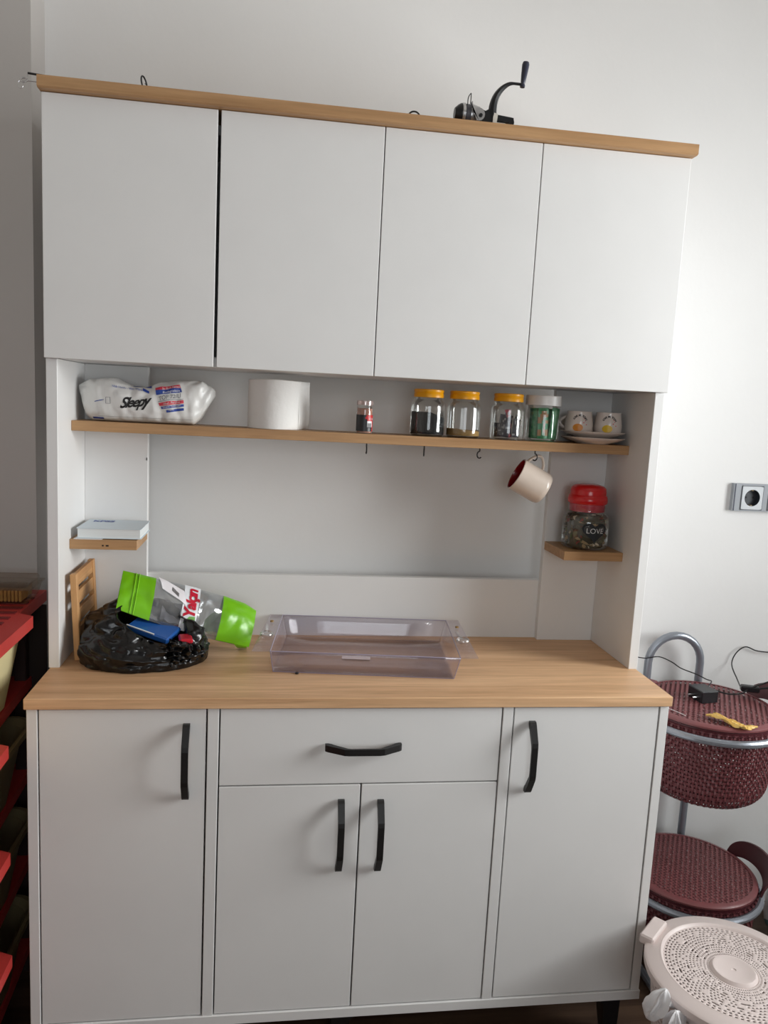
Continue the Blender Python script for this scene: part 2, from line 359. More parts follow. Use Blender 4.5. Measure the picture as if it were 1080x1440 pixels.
def fill(t, c, r, hf, m, name):
    g = G(); g.grid(lambda u, v: (c[0] + r * min(1, v * 1.0) * math.cos(2 * PI * u), c[1] + r * v * math.sin(2 * PI * u), c[2] + hf(r * v * math.cos(2 * PI * u), r * v * math.sin(2 * PI * u))), 36, 10, wu=True)
    g.grid(lambda u, v: (c[0] + r * math.cos(2 * PI * u), c[1] + r * math.sin(2 * PI * u), c[2] + .005 + (hf(r * math.cos(2 * PI * u), r * math.sin(2 * PI * u)) - .005) * v), 36, 4, wu=True)
    g.grid(lambda u, v: (c[0] + r * v * math.cos(2 * PI * u), c[1] + r * v * math.sin(2 * PI * u), c[2] + .005), 36, 2, wu=True)
    return stuff(g.build(name, m, t, smooth=40))
t1, c1 = glass_jar('spice_jar', 'glass jar with yellow lid, half full of black seeds', 0.7392, 0.29)
fill(t1, c1, 0.0355, lambda x, y: 0.051 - .0022 * max(0, x / .0355 + .5) ** 2 - max(0, x) * .22 + .0012 * nz((x, y, 0), 120), SEED, 'seeds')
t2, c2 = glass_jar('spice_jar', 'glass jar with yellow lid holding a thin layer of tan granules', 0.8179, 0.29)
fill(t2, c2, 0.0355, lambda x, y: 0.017 - x * .06 + .0018 * nz((x, y, 3), 90), AMB, 'granules')
t3, c3 = glass_jar('spice_jar', 'glass jar with yellow lid holding a few dark and maroon sachets', 0.9162, 0.29)
t4, c4 = glass_jar('spice_jar', 'glass jar with flat white lid packed with green sachets', 0.9976, 0.295, r=0.0375, neck=0.0365, lidr=0.039, lid0=0.078, lid1=0.0995, lidmat=WHT, ribs=False, h=0.074)
def sachet(parent, c, dx, dy, rz, tilt, w_, h_, mats, z0=.006, seed=0):
    g = G(); Mx = Matrix.Translation(Vector(c) + Vector((dx, dy, z0))) @ Matrix.Rotation(rz, 4, 'Z') @ Matrix.Rotation(tilt, 4, 'Y')
    def f(sgn):
        def q(u, v):
            x = (u - .5) * w_; z = v * h_; th = 0.0028 * (math.sin(PI * u) * math.sin(PI * v)) ** .6 + .0004
            return Mx @ Vector((x, sgn * th + .002 * nz((u * 3, v * 4, seed), 1.3), z))
        return q
    mf = lambda i, j: (0 if j in (0, 9) else (1 if noise.noise(Vector((i * .45, j * .35, seed * 3.1))) > .12 else (2 if noise.noise(Vector((i * .7, j * .6, seed + 9))) > .2 else 0)))
    g.grid(f(1), 6, 10, mif=mf); g.grid(f(-1), 6, 10, mif=mf)
    return g.build('sachet', mats, parent, smooth=50)
GS = mat('green_sachet_film', (58, 146, 96), 0.3); GS2 = mat('pale_green_film', (92, 168, 116), 0.3); GO = mat('orange_red_print', (176, 128, 84), 0.4)
DS = mat('dark_sachet_film', (48, 44, 54), 0.3); DM = mat('maroon_film', (132, 34, 48), 0.35); DG = mat('grey_film', (150, 146, 146), 0.35)
for k, (dx, dy, rz, tl, w_, h_) in enumerate([(-.019, -.012, -.5, .04, .020, .066), (-.006, -.024, .05, -.03, .024, .067), (.017, -.020, .35, .1, .021, .068), (.006, -.008, .2, .05, .03, .064), (-.01, .012, -.2, 0, .03, .066), (.014, .014, .3, 0, .026, .066)]):
    sachet(t4, c4, dx, dy, rz, tl, w_, h_, [GS, GS2 if k != 1 else GO, GO if k == 1 else GS2], seed=k)
for k, (dx, dy, rz, tl, w_, h_, mm) in enumerate([(-.022, -.008, -.8, -.05, .018, .030, DS), (-.010, -.018, -.2, .1, .018, .045, DS), (.001, -.016, .2, -.12, .014, .060, DM), (.015, -.016, .3, .06, .018, .040, DS), (.02, .004, 1.0, .1, .016, .05, DG), (-.004, .008, .1, .1, .03, .048, DS)]):
    sachet(t3, c3, dx, dy, rz, tl, w_, h_, [mm, DS, DG], seed=k + 20)
# spice shaker
sx_, sy_ = 0.6002, 0.27
sh = thing('spice_shaker', 'small clear spice shaker with black and red label', 'shaker', (sx_, sy_, ZJ)); c = (sx_, sy_, ZJ)
G().lathe([(0, .001), (.0165, .001), (.017, .003), (.017, .060), (.0165, .0615)], c, 32).build('clear_body', GLASS, sh, smooth=50)
G().lathe([(0, .002), (.0158, .002), (.0158, .052), (0, .053)], c, 32).build('spice', mat('pink_spice', (196, 140, 120), .8, var=.15, vscale=200, bump=.5), sh)
G().lathe([(0, .0685), (.016, .0685), (.0172, .067), (.0172, .059), (.0160, .059), (.016, .066), (0, .066)], c, 32).build('lid', clear('pinkish_lid', (.95, .86, .84), .2, .1, .35, (226, 200, 194)), sh)
g = G()
a0, a1 = -PI * .98, -PI * .02
def lab(u, v): 
    a = a0 + (a1 - a0) * u; return (c[0] + .0174 * math.cos(a), c[1] + .0174 * math.sin(a), c[2] + .005 + .034 * v)
g.grid(lab, 24, 8, mif=lambda i, j: (1 if (i > 11 + (j % 3) and j > 4) else (2 if 13 < i < 20 and 1 < j < 5 else (1 if i >= 20 else 0))))
o = g.build('label', [mat('black_label', (34, 34, 36), .4), mat('red_label', (196, 30, 36), .4), WINK], sh)
g = G(); put_text(g, 'CHILI', .007, lambda x, y: lab((x + .044) / (.0174 * (a1 - a0)), .75 + y / .034), space=1.0); g.build('lettering', WINK, o, smooth=0)
g = G()
for k in range(7): g.add([lab(.6 + k * .028, .2), lab(.6 + k * .028 + .012, .2), lab(.6 + k * .028 + .012, .5), lab(.6 + k * .028, .5)], [(0, 1, 2, 3)])
for i in range(len(g.v)): g.v[i] = Vector(c) + (g.v[i] - Vector(c)) * 1; g.v[i].x = c[0] + (g.v[i].x - c[0]) * 1.02; g.v[i].y = c[1] + (g.v[i].y - c[1]) * 1.02
g.build('barcode', INK, o, smooth=0)

# ------------------------------------------------------------------ cups and saucers
def saucer_geo(c):
    return G().lathe([(0, .004), (.032, .0035), (.036, .0), (.040, .002), (.058, .0075), (.068, .012), (.0700, .0138), (.0690, .0145), (.057, .0105), (.040, .0060), (0, .0060)], c, 48)
s0 = saucer_geo((0, 0, 0)).build('saucer', CER, None, top=(0, 0, 0), smooth=45); s0.location = (1.113, 0.2865, ZJ)
tag(s0, 'cream ceramic saucer under another at the shelf end, lowermost of the two', 'saucer', 'saucers on the shelf')
s1 = s0.copy(); C.objects.link(s1); s1.location = (1.113, 0.2865, ZJ + .0128); s1['label'] = 'cream ceramic saucer directly under the two small cups'
ORG = mat('orange_print', (222, 140, 40), .4); YLP = mat('yellow_print', (232, 190, 40), .4)
def cup(x, y, rz, label, blob):
    z = ZJ + .0128 + .0066; c = Vector((x, y, z)); t = thing('coffee_cup', label, 'cup', (x, y, z), 'small cups on the saucers')
    prof = [(0, .002), (.020, .002), (.021, .0), (.0265, .001), (.0305, .009), (.0308, .020), (.0285, .036), (.0265, .0465), (.0270, .050), (.0262, .0505), (.0252, .047), (.0275, .034), (.0292, .02), (.027, .008), (0, .005)]
    G().lathe(prof, c, 40).build('cup_body', CER, t, smooth=50)
    R_ = Matrix.Rotation(rz, 3, 'Z')
    G().tube([R_ @ Vector((.0255 + .017 * math.sin(PI * k / 10), 0, .040 - .030 * k / 10)) + c for k in range(11)], .003, 8).build('handle', CER, t)
    def P(a, zz):
        rr = .0308 if zz < .02 else .0308 - (zz - .02) * .146
        return c + Vector(((rr + .0004) * math.cos(a), (rr + .0004) * math.sin(a), zz))
    a_c = -PI / 2 - .42; pr = G()
    def disc(a, zz, ra, rz_, mi, n=14):
        pr.add([P(a, zz)] + [P(a + ra * math.cos(2 * PI * k / n) / .029, zz + rz_ * math.sin(2 * PI * k / n)) for k in range(n)], [(0, 1 + k, 1 + (k + 1) % n) for k in range(n)], mi)
    disc(a_c - .02, .0150, .0105, .0085, 0)
    disc(a_c + .38, .026, .0013, .0013, 1, 8); disc(a_c + .50, .030, .0010, .0010, 1, 8); disc(a_c + .58, .022, .0012, .0012, 1, 8); disc(a_c + .42, .034, .001, .001, 1, 8)
    pr.build('print', [blob, REDP], t, smooth=0)
    g = G()
    for k, ch in enumerate('LOVE ME TODAY'):
        if ch == ' ': continue
        th = 2.5 - 1.95 * k / 12; ca = a_c + .1 + .016 * math.cos(th) / .0285; cz = .022 + .0195 * math.sin(th); ro = th - PI / 2
        put_text(g, ch, .0058, lambda x, y, ca=ca, cz=cz, ro=ro: P(ca + (x * math.cos(ro) - y * math.sin(ro)) / .0285, cz + x * math.sin(ro) + y * math.cos(ro)), bold=.0002)
    g.build('lettering', INK, t, smooth=0)
cup(1.0790, 0.287, 2.6, 'small cream coffee cup with an orange blob print, left on the saucers', ORG)
cup(1.1447, 0.283, 1.2, 'small cream coffee cup with a yellow blob print, right on the saucers', YLP)

# ------------------------------------------------------------------ paper roll
rc = Vector((0.412, 0.3055, ZJ)); t = thing('paper_roll', 'thick white tissue paper roll standing on the long shelf', 'paper roll', rc)
g = G().lathe([(.021, 0), (.0535, 0), (.0548, .001), (.055, .05), (.0548, .100), (.0535, .1012), (.021, .1012), (.021, 0)], rc, 56, fn=lambda p, a: p * (1 + .006 * math.sin(3 * a)) if p.length > .03 else p)
g.build('tissue', PAPER, t, smooth=45)
G().lathe([(.0208, .0005), (.0208, .1008), (.0198, .1008), (.0198, .0005), (.0208, .0005)], rc, 32).build('core', mat('cardboard', (170, 140, 108), .9), t)
g = G(); sp = smoothpath([(rc.x + .050, rc.y - .022, 0), (rc.x + .0565, rc.y + .000, 0), (rc.x + .064, rc.y + .018, 0), (rc.x + .0745, rc.y + .026, 0)], 4)
g.grid(lambda u, v: (sp[int(u * (len(sp) - 1) + .5)].x + .001 * math.sin(v * 5), sp[int(u * (len(sp) - 1) + .5)].y, rc.z + .0008 + .1 * v), len(sp) - 1, 8)
g.build('loose_sheet', PAPER, t, solid=.0006)

# ------------------------------------------------------------------ wipes package
wp = thing('wipes_package', 'crumpled white wet wipes package with blue and red print on the shelf', 'package', (0.147, 0.30, ZJ))
def interp(tab, x):
    for (a, b), (c_, d) in zip(tab, tab[1:]):
        if x <= c_: k = (x - a) / (c_ - a) if c_ > a else 0; k = max(0, min(1, k)); return b + (d - b) * k
    return tab[-1][1]
TOP = [(0.018, .071), (.04, .083), (.0888, .089), (.1097, .080), (.13, .074), (.152, .073), (.18, .083), (.225, .090), (.2646, .092), (.28, .080), (.291, .070)]
BOT = [(0.018, .064), (.026, .04), (.034, .010), (.045, .001), (.06, .0005), (.25, .0005), (.262, .012), (.275, .034), (.285, .052), (.291, .062)]
DEP = [(0.018, .004), (.035, .02), (.06, .034), (.1, .042), (.2, .045), (.25, .042), (.27, .03), (.285, .012), (.291, .003)]
def wsurf(x, a, off=0.0):
    zt = ZJ + interp(TOP, x); zb = ZJ + interp(BOT, x); d = interp(DEP, x); yc = .302
    ca, sa = math.cos(a), math.sin(a); e = .62
    y = yc + (d + off) * math.copysign(abs(ca) ** e, ca); z = (zt + zb) / 2 + ((zt - zb) / 2 + off) * math.copysign(abs(sa) ** e, sa)
    endk = max(0, 1 - (x - .018) / .06) + max(0, 1 - (.291 - x) / .06)
    k = .0025 + .0055 * endk
    cr = k * (abs(nz((x * 1.0, y * .6, z), 32)) * 2 - .5) + .002 * nz((x, y, z), 90)
    if z < ZJ + .006: cr *= max(0, (z - ZJ) / .006)
    return Vector((x + .004 * nz((x, y, z + 3), 25), y - cr * (1 if ca < 0 else -1), max(ZJ + .0004, z + (cr * .6 if sa > 0 else 0))))
g = G().grid(lambda u, v: wsurf(.018 + .273 * v, 2 * PI * u), 56, 84, wu=True)
g.build('wrapper', FOILW, wp, smooth=60)
def wfront(x, z, off=.0011):
    """front surface point at given x and height"""
    zt = interp(TOP, x); zb = interp(BOT, x); s_ = max(-.985, min(.985, (z - (zt + zb) / 2) / ((zt - zb) / 2)))
    sa = math.copysign(abs(s_) ** (1 / .62), s_); a = PI - math.asin(sa); p = wsurf(x, a); return p + Vector((0, -off, off * .3))
g = G(); put_text(g, 'Sleepy', .030, lambda x, y: wfront(.136 + x * .9, .041 + y + x * .12), shear=.35, bold=.0007, space=.82); g.build('lettering', INK, wp, smooth=0)['label'] = 'black script lettering'
g = G()
def patch(x0, x1, z0, z1, mi, sl=.16, nu=14, nv=4, bow=.0):
    g.grid(lambda u, v: wfront(x0 + (x1 - x0) * u + (1 - v) * .0 + (.078 - (z0 + (z1 - z0) * v)) * .2, z0 + (z1 - z0) * v + (x0 + (x1 - x0) * u - x0) * sl + bow * math.sin(PI * u)), nu, nv, mi)
patch(.1745, .2225, .067, .0725, 0); patch(.1745, .2225, .0585, .0668, 1)
patch(.1745, .2225, .0445, .0455, 2); patch(.1745, .2225, .0360, .0425, 0); patch(.1765, .2225, .0300, .0346, 1); patch(.186, .2225, .0235, .0284, 1)
g.build('printed_stripes', [REDP, BLUE, GINK], wp, smooth=60)
g = G(); put_text(g, 'TOP 72/U', .0125, lambda x, y: wfront(.2035 + x * .78, .0545 + y + x * .16, .0016), bold=.0001); g.build('lettering', GINK, wp, smooth=0)
g = G()
for s_, zz, sz in (('Su Bazlı Formül', .0735, .006), ('Biodegradable', .0665, .0062), ('Alkol - Paraben', .0430, .0058), ('Sensitive Yenidoğan', .0362, .005), ('Havlu', .0295, .0058)):
    put_text(g, s_, sz, lambda x, y, zz=zz: wfront(.207 + x * .9, zz + y + x * .16, .0018))
g.build('lettering', WINK, wp, smooth=0)
g = G(); put_text(g, 'Islak Havlu - Wet Wipes', .0055, lambda x, y: wfront(.12 + x, .0685 + y - x * .12, .0012)); g.build('lettering', BLUE, wp, smooth=0)
for args, sl in (((.128, .166, .0725, .0765), -.03), ((.146, .160, .064, .069), -.25), ((.035, .058, .0045, .0080), 0), ((.048, .068, .038, .0395), .25)):
    g = G(); patch(*args, 0, sl=sl); g.build('blue_swoosh', [BLUE], wp, smooth=60)
g = G()
for x0, x1, z0, z1 in ((.0795, .0805, .036, .049), (.0885, .0895, .036, .049), (.0795, .0895, .036, .0366), (.0795, .0895, .0485, .049), (.06, .25, .0105, .0109)): g.grid(lambda u, v: wfront(x0 + (x1 - x0) * u, z0 + (z1 - z0) * v), 20 if x1 - x0 > .05 else 3, 2)
g.build('printed_lines', GINK, wp, smooth=60)

# ------------------------------------------------------------------ love jar on the right corner shelf
lx, ly, lz = 1.1165, 0.2905, 1.0195; c = Vector((lx, ly, lz)); t = thing('potpourri_jar', 'glass jar with red lid and black heart sticker on the right corner shelf', 'jar', c)
G().lathe([(0, .002), (.044, .001), (.050, .004), (.0525, .012), (.0525, .060), (.051, .070), (.046, .078), (.0415, .082), (.041, .088), (.0425, .089), (.0425, .1005)], c, 48).build('glass_body', GLASS, t, smooth=60)
G().lathe([(0, .084), (.0385, .084), (.0385, .1015), (.036, .1015)], c, 40).build('lid_skirt', PINK, t)
G().lathe([(.0, .145), (.02, .1445), (.032, .1415), (.0385, .136), (.0400, .128), (.0400, .121), (.0420, .119), (.0440, .112), (.0440, .104), (.042, .1015), (.0, .1015)], c, 48).build('lid', RED, t, smooth=40)
PP = [mat('potpourri_a', (186, 156, 116), .9), mat('potpourri_b', (126, 124, 88), .9), mat('potpourri_c', (156, 78, 68), .9), mat('potpourri_d', (222, 204, 178), .9), mat('potpourri_e', (84, 78, 62), .9)]
g = G(); rnd = random.Random(3)
for k in range(420):
    a = rnd.random() * 2 * PI; r = .047 * math.sqrt(.35 + .65 * rnd.random()); z = .006 + rnd.random() * .070
    if z > .066: r *= .85
    q = Matrix.Translation(c + Vector((r * math.cos(a) * .93, r * math.sin(a) * .93, z))) @ Matrix.Rotation(rnd.random() * 6, 4, 'X') @ Matrix.Rotation(rnd.random() * 6, 4, 'Z')
    s_ = .003 + rnd.random() * .0045; w2 = s_ * (.3 + .6 * rnd.random()); b_ = .0015 * rnd.random()
    vs = [q @ Vector(p) for p in ((-s_, -w2, 0), (0, -w2 * 1.2, b_), (s_, -w2 * .5, -b_), (s_, w2 * .6, 0), (0, w2, -b_), (-s_, w2 * .7, b_))]
    g.add(vs, [(0, 1, 4, 5), (1, 2, 3, 4)], rnd.randrange(5))
g.lathe([(0, .004), (.040, .004), (.042, .064), (.03, .076), (0, .078)], c, 24, 4)
stuff(g.build('potpourri', PP, t, smooth=0))
hp = [(16 * math.sin(a) ** 3, 13 * math.cos(a) - 5 * math.cos(2 * a) - 2 * math.cos(3 * a) - math.cos(4 * a)) for a in [2 * PI * k / 40 for k in range(40)]]
ah = -PI / 2 + .02
def hj(x, y, o_=.0008): a = ah + x / .0525; return c + Vector(((.0525 + o_) * math.cos(a), (.0525 + o_) * math.sin(a), .044 + y))
g = G(); g.add([hj(0, 0)] + [hj(x * .00178, y * .00152) for x, y in hp], [(0, 1 + k, 1 + (k + 1) % 40) for k in range(40)]); st = g.build('heart_sticker', mat('chalkboard', (30, 33, 38), .7), t, smooth=0)
g = G(); put_text(g, 'LOVE', .0165, lambda x, y: hj(x, y + .001, .0014), bold=-.0002); g.build('lettering', WINK, st, smooth=0)

# ------------------------------------------------------------------ hanging mug
mc = Vector((0.9765, 0.281, 1.1645)); ax = Vector((-.88, .10, .45)).normalized(); up = (Vector((0.25, 0, 1)) - ax * ax.dot(Vector((0.25, 0, 1)))).normalized(); sd = ax.cross(up)
MM = Matrix((up, sd, ax)).transposed().to_4x4(); MM.translation = mc
t = thing('mug', 'cream mug with dark red inside hanging from a hook under the shelf', 'mug', mc)
r = .0365; h = .0365
G().lathe([(0, -h), (r * .86, -h), (r * .94, -h + .003), (r, -h + .010), (r, h - .001), (r - .001, h), (r - .0025, h - .0005)], (0, 0, 0), 48, mtx=MM).build('mug_body', CREAM, t, smooth=40)
G().lathe([(r - .0005, h + .0003), (r - .0026, h), (r - .0032, h - .003), (r - .0035, -h + .006), (0, -h + .004)], (0, 0, 0), 48, mtx=MM).build('mug_lining', DRED, t, smooth=50)
hp_ = [MM @ Vector((r - .003 + .0255 * math.sin(PI * k / 14) ** .8, 0, .029 - .040 * k / 14)) for k in range(15)]
G().tube(hp_, .0032, 8, flat=1.6).build('handle', CREAM, t)

# ------------------------------------------------------------------ book on the left corner shelf
t = thing('book', 'thick pale blue paperback lying on the left corner shelf', 'book', (0.09, 0.295, 1.0205))
G().box(.030, .151, .2385, .347, 1.0222, 1.0408).build('pages', mat('page_edges', (224, 228, 228), .9, var=.05, vscale=3, stretch=(1, 1, 300)), t)
BC = mat('pale_blue_cover', (206, 218, 226), .4)
G().box(.028, .1535, .2365, .349, 1.0408, 1.0418).box(.028, .1535, .2365, .349, 1.0212, 1.0222).build('cover', BC, t)
g = G()
put_text(g, 'KPSS', .026, lambda x, y: (.063 + x * .8, .325 + y, 1.0422), bold=.001); g.build('lettering', BLUE, t, smooth=0)
G().box(.024, .078, .2315, .34, 1.0197, 1.0207).build('paper_sheet', mat('white_paper', (236, 232, 230), .8), None, top=None)
ps = [o for o in bpy.data.objects if o.name.startswith('paper_sheet')][0]; tag(ps, 'folded white paper sheet lying under the book on the left corner shelf', 'paper')

# ------------------------------------------------------------------ bamboo trivet leaning on the left panel
t = thing('wooden_trivet', 'slatted bamboo board standing against the left side panel behind the black bag', 'trivet', (0.03, 0.27, ZT))
tl = Matrix.Translation((0.034, 0, ZT)) @ Matrix.Rotation(-.045, 4, 'Y')
y0, y1, zz = .193, .350, .176
G().box(0, .012, y0, y0 + .016, .0008, zz, bev=.001, mtx=tl).build('stile', BAMV, t)
G().box(0, .012, y1 - .016, y1, .0008, zz, bev=.001, mtx=tl).build('stile', BAMV, t)
for k in range(5):
    G().box(.002, .010, y0 + .0155, y1 - .0155, zz - .001 - .0365 * k - .026, zz - .001 - .0365 * k, bev=.0008, mtx=tl).build('slat', BAM, t)

# ------------------------------------------------------------------ black bag
bg = thing('plastic_bag', 'open crumpled black plastic bag with blue and red contents on worktop', 'bag', (0.15, 0.23, ZT))
def bagp(u, v):
    """u around, v: 0 foot .. 1 rim .. beyond inside"""
    a = 2 * PI * u; ca, sa = math.cos(a), math.sin(a)
    rx = interp([(0, .105), (.12, .118), (.4, .126), (.6, .110), (.78, .080), (.86, .070), (.92, .066), (1, .080)], v)
    ry = interp([(0, .078), (.12, .090), (.4, .095), (.6, .078), (.78, .052), (.86, .046), (.92, .042), (1, .055)], v)
    cx = .157 + interp([(0, 0), (.5, 0), (.86, .030), (1, .015)], v); cy = .210 + interp([(0, 0), (.5, 0), (.86, -.020), (1, -.005)], v)
    back = (.5 + .5 * (sa * .75 - ca * .66))
    rim = .050 + .076 * back
    z = interp([(0, 0), (.12, .010), (.4, .45), (.6, .75), (.78, .98), (.86, 1.0), (.92, .9), (1, .25)], v)
    z = z * rim if v > .02 else 0
    x = cx + rx * ca * (1.0 + (.14 * max(0, ca) * (1 if v < .5 else .4)) ); y = cy + ry * sa
    p = Vector((x, y, z + .0)); k = .010 * (0.3 + min(1, v * 2))
    d = (abs(nz(p, 21)) * 2.2 - .6) * k + (abs(nz(p + Vector((5, 0, 0)), 48)) * 2 - .5) * k * .45 + nz(p, 110) * k * .1
    n = Vector((ca, sa, .3)).normalized(); p = p + n * d * (1 if v < .88 else -.5)
    p.x = max(p.x, .024 + .028 * max(0, min(1, (p.y - .12) / .06))); p.y = min(p.y, .352); p.z = max(0.0008, p.z)
    return p + Vector((0, 0, ZT))
G().grid(bagp, 120, 60, wu=True).build('bag_skin', BAG, bg, smooth=80)
# crinkled flap in the opening on the right
def flap(u, v):
    p = Vector((.222 + .058 * u + .012 * math.sin(v * 3), .135 + .05 * u - .012 * v, .008 + .062 * v * (1 - .45 * u)))
    return p + Vector((.006, -.010, .004)) * (abs(nz(p, 70)) * 2.6 - .4) + Vector((0, 0, ZT))
G().grid(flap, 30, 26).build('crumpled_flap', BAG, bg, smooth=80)
q = Matrix.Translation((.188, .203, ZT + .072)) @ Matrix.Rotation(-.30, 4, 'Z') @ Matrix.Rotation(.24, 4, 'Y') @ Matrix.Rotation(.12, 4, 'X')
bp_ = thing('blue_package', 'blue glossy package lying inside the open black bag', 'package', (.188, .203, ZT + .072))
g = G(); g.box(-.045, .045, -.034, .028, -.014, .0, bev=.003, mtx=q); g.build('wrapper', mat('blue_film', (38, 88, 160), .25), bp_)
g = G(); g.box(-.045, .015, -.0343, -.032, -.001, .0008, mtx=q); g.build('seam', WINK, bp_)
q = Matrix.Translation((.250, .176, ZT + .052)) @ Matrix.Rotation(.2, 4, 'Z')
rp_ = G().box(-.012, .014, -.02, .02, -.004, .006, bev=.003, mtx=q).build('red_packet', mat('red_film', (190, 24, 44), .3), None, top=(.25, .176, ZT + .05)); tag(rp_, 'small red packet showing inside the open black bag', 'packet')

# ------------------------------------------------------------------ green and clear pouch
pc = thing('food_pouch', 'crumpled stand-up food pouch, lime green ends and clear middle, lying on the black bag', 'pouch', (0.25, 0.24, ZT))
TL, BL_, TR, BR = Vector((.114, .262, .950)), Vector((.114, .190, .889)), Vector((.389, .300, .868)), Vector((.374, .252, .792))
def pouch(u, v, s_, off=0.0):
    """u along the pouch 0..1, v 0 low edge .. 1 high edge, s_ = +1 front face, -1 back"""
    top = TL.lerp(TR, u) + Vector((0, .0, .004 * math.sin(PI * u) - .004 * max(0, u - .75) * 4)); bot = BL_.lerp(BR, u) + Vector((0, 0, -.0075 * math.sin(PI * u)))
    if u > .9: top += Vector((-.003, 0, -.006)) * (u - .9) * 10
    p = bot.lerp(top, v); nrm = (TR - TL).cross(TL - BL_).normalized()
    if nrm.y > 0: nrm = -nrm
    v_ = max(0, min(1, v)); bul = .016 * (abs(math.sin(PI * v_)) ** .6) * (abs(math.sin(PI * min(1, max(0, u * .93 + .02)))) ** .5) * (1.3 if u > .6 else 1)
    cr = .0040 * (abs(nz((u * 5, v * 1.6, s_), 1.7)) * 2 - .5) + .0012 * nz((u * 16, v * 5, 3), 1.5)
    return p + nrm * (s_ * (bul + .0008) + cr * math.sin(PI * min(1, v * 1.0)) + off) 
U1, U2, U3 = .235, .735, 1.0
def seg(name, u0, u1, m, nu, parent=pc):
    g = G()
    for s_ in (1, -1): g.grid(lambda u, v: pouch(u0 + (u1 - u0) * u, v, s_), nu, 16)
    return g.build(name, m, parent, smooth=60)
e1 = seg('green_end', 0, U1, GREEN, 14); seg('clear_window', U1, U2, FILM, 28); seg('green_end', U2, 1.0, GREEN, 14)
g = G()
for uu in (.088, .112): g.grid(lambda u, v: pouch(uu + .009 * u, v, 1, .0006 + .0018 * math.sin(PI * u)), 4, 12)
g.build('zip_strip', mat('lime_zip', (136, 206, 40), .3), e1)
g = G().grid(lambda u, v: pouch(.445 + .115 * u, .0 + v * .98, 1, .0012), 10, 16); wb = g.build('white_band', mat('white_print', (232, 234, 238), .3), pc, smooth=60)
def pt(x, y, off=.0022): return pouch(.505 - y / .285, .53 + x / .092, 1, off)
g = G(); put_text(g, 'Yalçın', .032, lambda x, y: pt(x * .92 + .002, y), shear=.15, bold=.0012, space=.9); g.build('lettering', REDI, wb, smooth=0)
g = G(); g.add([pt(x, y, .0018) for x, y in ((-.040, .012), (-.026, .000), (-.024, -.012), (-.036, -.014), (-.030, -.004))], [(0, 1, 4), (4, 1, 2, 3)]); g.build('leaf_print', GRNI, wb, smooth=0)
g = G().grid(lambda u, v: pouch(.30 + .19 * v + .035 * u - .05, 1.0 - .32 * u - .18 * v * 1.4 + .02, 1, .003), 8, 10); stk = g.build('price_sticker', mat('sticker_paper', (240, 236, 240), .5), pc, smooth=60)
g = G()
for k in range(9):
    g.grid(lambda u, v: pouch(.385 + .003 * u + .006 * k - .05 + .02, .72 - .014 * k + .10 * v - .02, 1, .0036), 1, 2)
g.build('barcode', INK, stk, smooth=0)
# crumpled film visible inside the pouch
g = G().grid(lambda u, v: pouch(.31 + .14 * u, .12 + .45 * v, 0, .006 * nz((u * 3, v * 3, 1), 1.5)), 10, 8); g.build('inner_film', mat('grey_film_inner', (168, 164, 172), .4), pc, smooth=60)
g = G().grid(lambda u, v: pouch(.63 + .12 * u, .1 + .7 * v * (.4 + .6 * u), 0, .006 * nz((u * 3, v * 3, 5), 1.5)), 10, 8); g.build('inner_film', mat('green_film_inner', (126, 150, 96), .4), pc, smooth=60)
# gusset that stands on the worktop
G().grid(lambda u, v: pouch(.88 + .1 * v, .0, 1).lerp(Vector((.352 + .018 * v, .268 + .008 * u, ZT + .001)), u) + Vector((0, -.004 * math.sin(PI * u), 0)), 8, 8).build('gusset', GREEN, pc, smooth=60)

# ------------------------------------------------------------------ clear acrylic tray
tr = thing('acrylic_tray', 'clear acrylic tray with side flanges lying upside up on the worktop', 'tray', (0.61, 0.24, ZT))
D = ((.4193, .1145), (.792, .077)); zt_ = ZT + .049
fl, fr = Vector((.4193, .1145, zt_)), Vector((.792, .077, zt_)); rl, rr_ = Vector((.4455, .372, zt_)), Vector((.820, .342, zt_))
bfl, bfr = Vector((.4262, .1330, ZT + .0012)), Vector((.7850, .0930, ZT + .0012)); brl, brr = Vector((.4560, .360, ZT + .0012)), Vector((.805, .330, ZT + .0012))
def sheet(a, b, c_, d): return G().grid(lambda u, v: a.lerp(b, u).lerp(d.lerp(c_, u), v), 4, 4)
sheet(bfl, bfr, brr, brl).build('tray_bottom', ACR, tr, solid=.002)
sheet(bfl, bfr, fr, fl).build('front_wall', ACR, tr, solid=.002)
sheet(brl, brr, rr_, rl).build('rear_wall', ACR, tr, solid=.002)
sheet(bfl, brl, rl, fl).build('side_wall', ACR, tr, solid=.002)
sheet(bfr, brr, rr_, fr).build('side_wall', ACR, tr, solid=.002)
EDG = mat('acrylic_edge', (168, 160, 182), .2, spec=.8)
for nm, pts in (('left', (fl, rl)), ('right', (fr, rr_))):
    s_ = -1 if nm == 'left' else 1; o_ = Vector((.036 * s_, 0, 0))
    f = sheet(pts[0], pts[1], pts[1] + o_ * .8, pts[0] + o_).build('flange', ACR, tr, solid=.002)
    m_ = pts[0].lerp(pts[1], .38) + o_ * .5
    G().lathe([(.0115, 0), (.0135, .002), (.0135, .007), (.0105, .009), (.006, .006), (.0, .005)], m_, 24).build('suction_cup', clear('cup_plastic', (.9, .9, .9), .4, .06, .1), f, smooth=60)
    G().tube([m_ + Vector((0, .012, .005)), m_ + Vector((0, .06, .004))], .0035, 8).build('slot_ridge', clear('ridge_plastic', (.9, .9, .9), .4, .06, .1), f)
    m2 = pts[0].lerp(pts[1], .76) + o_ * .5
    G().lathe([(0, .002), (.004, .002), (.004, .005), (0, .006)], m2, 12).build('screw_head', mat('brass', (170, 140, 90), .4, .6), f)
g = G()
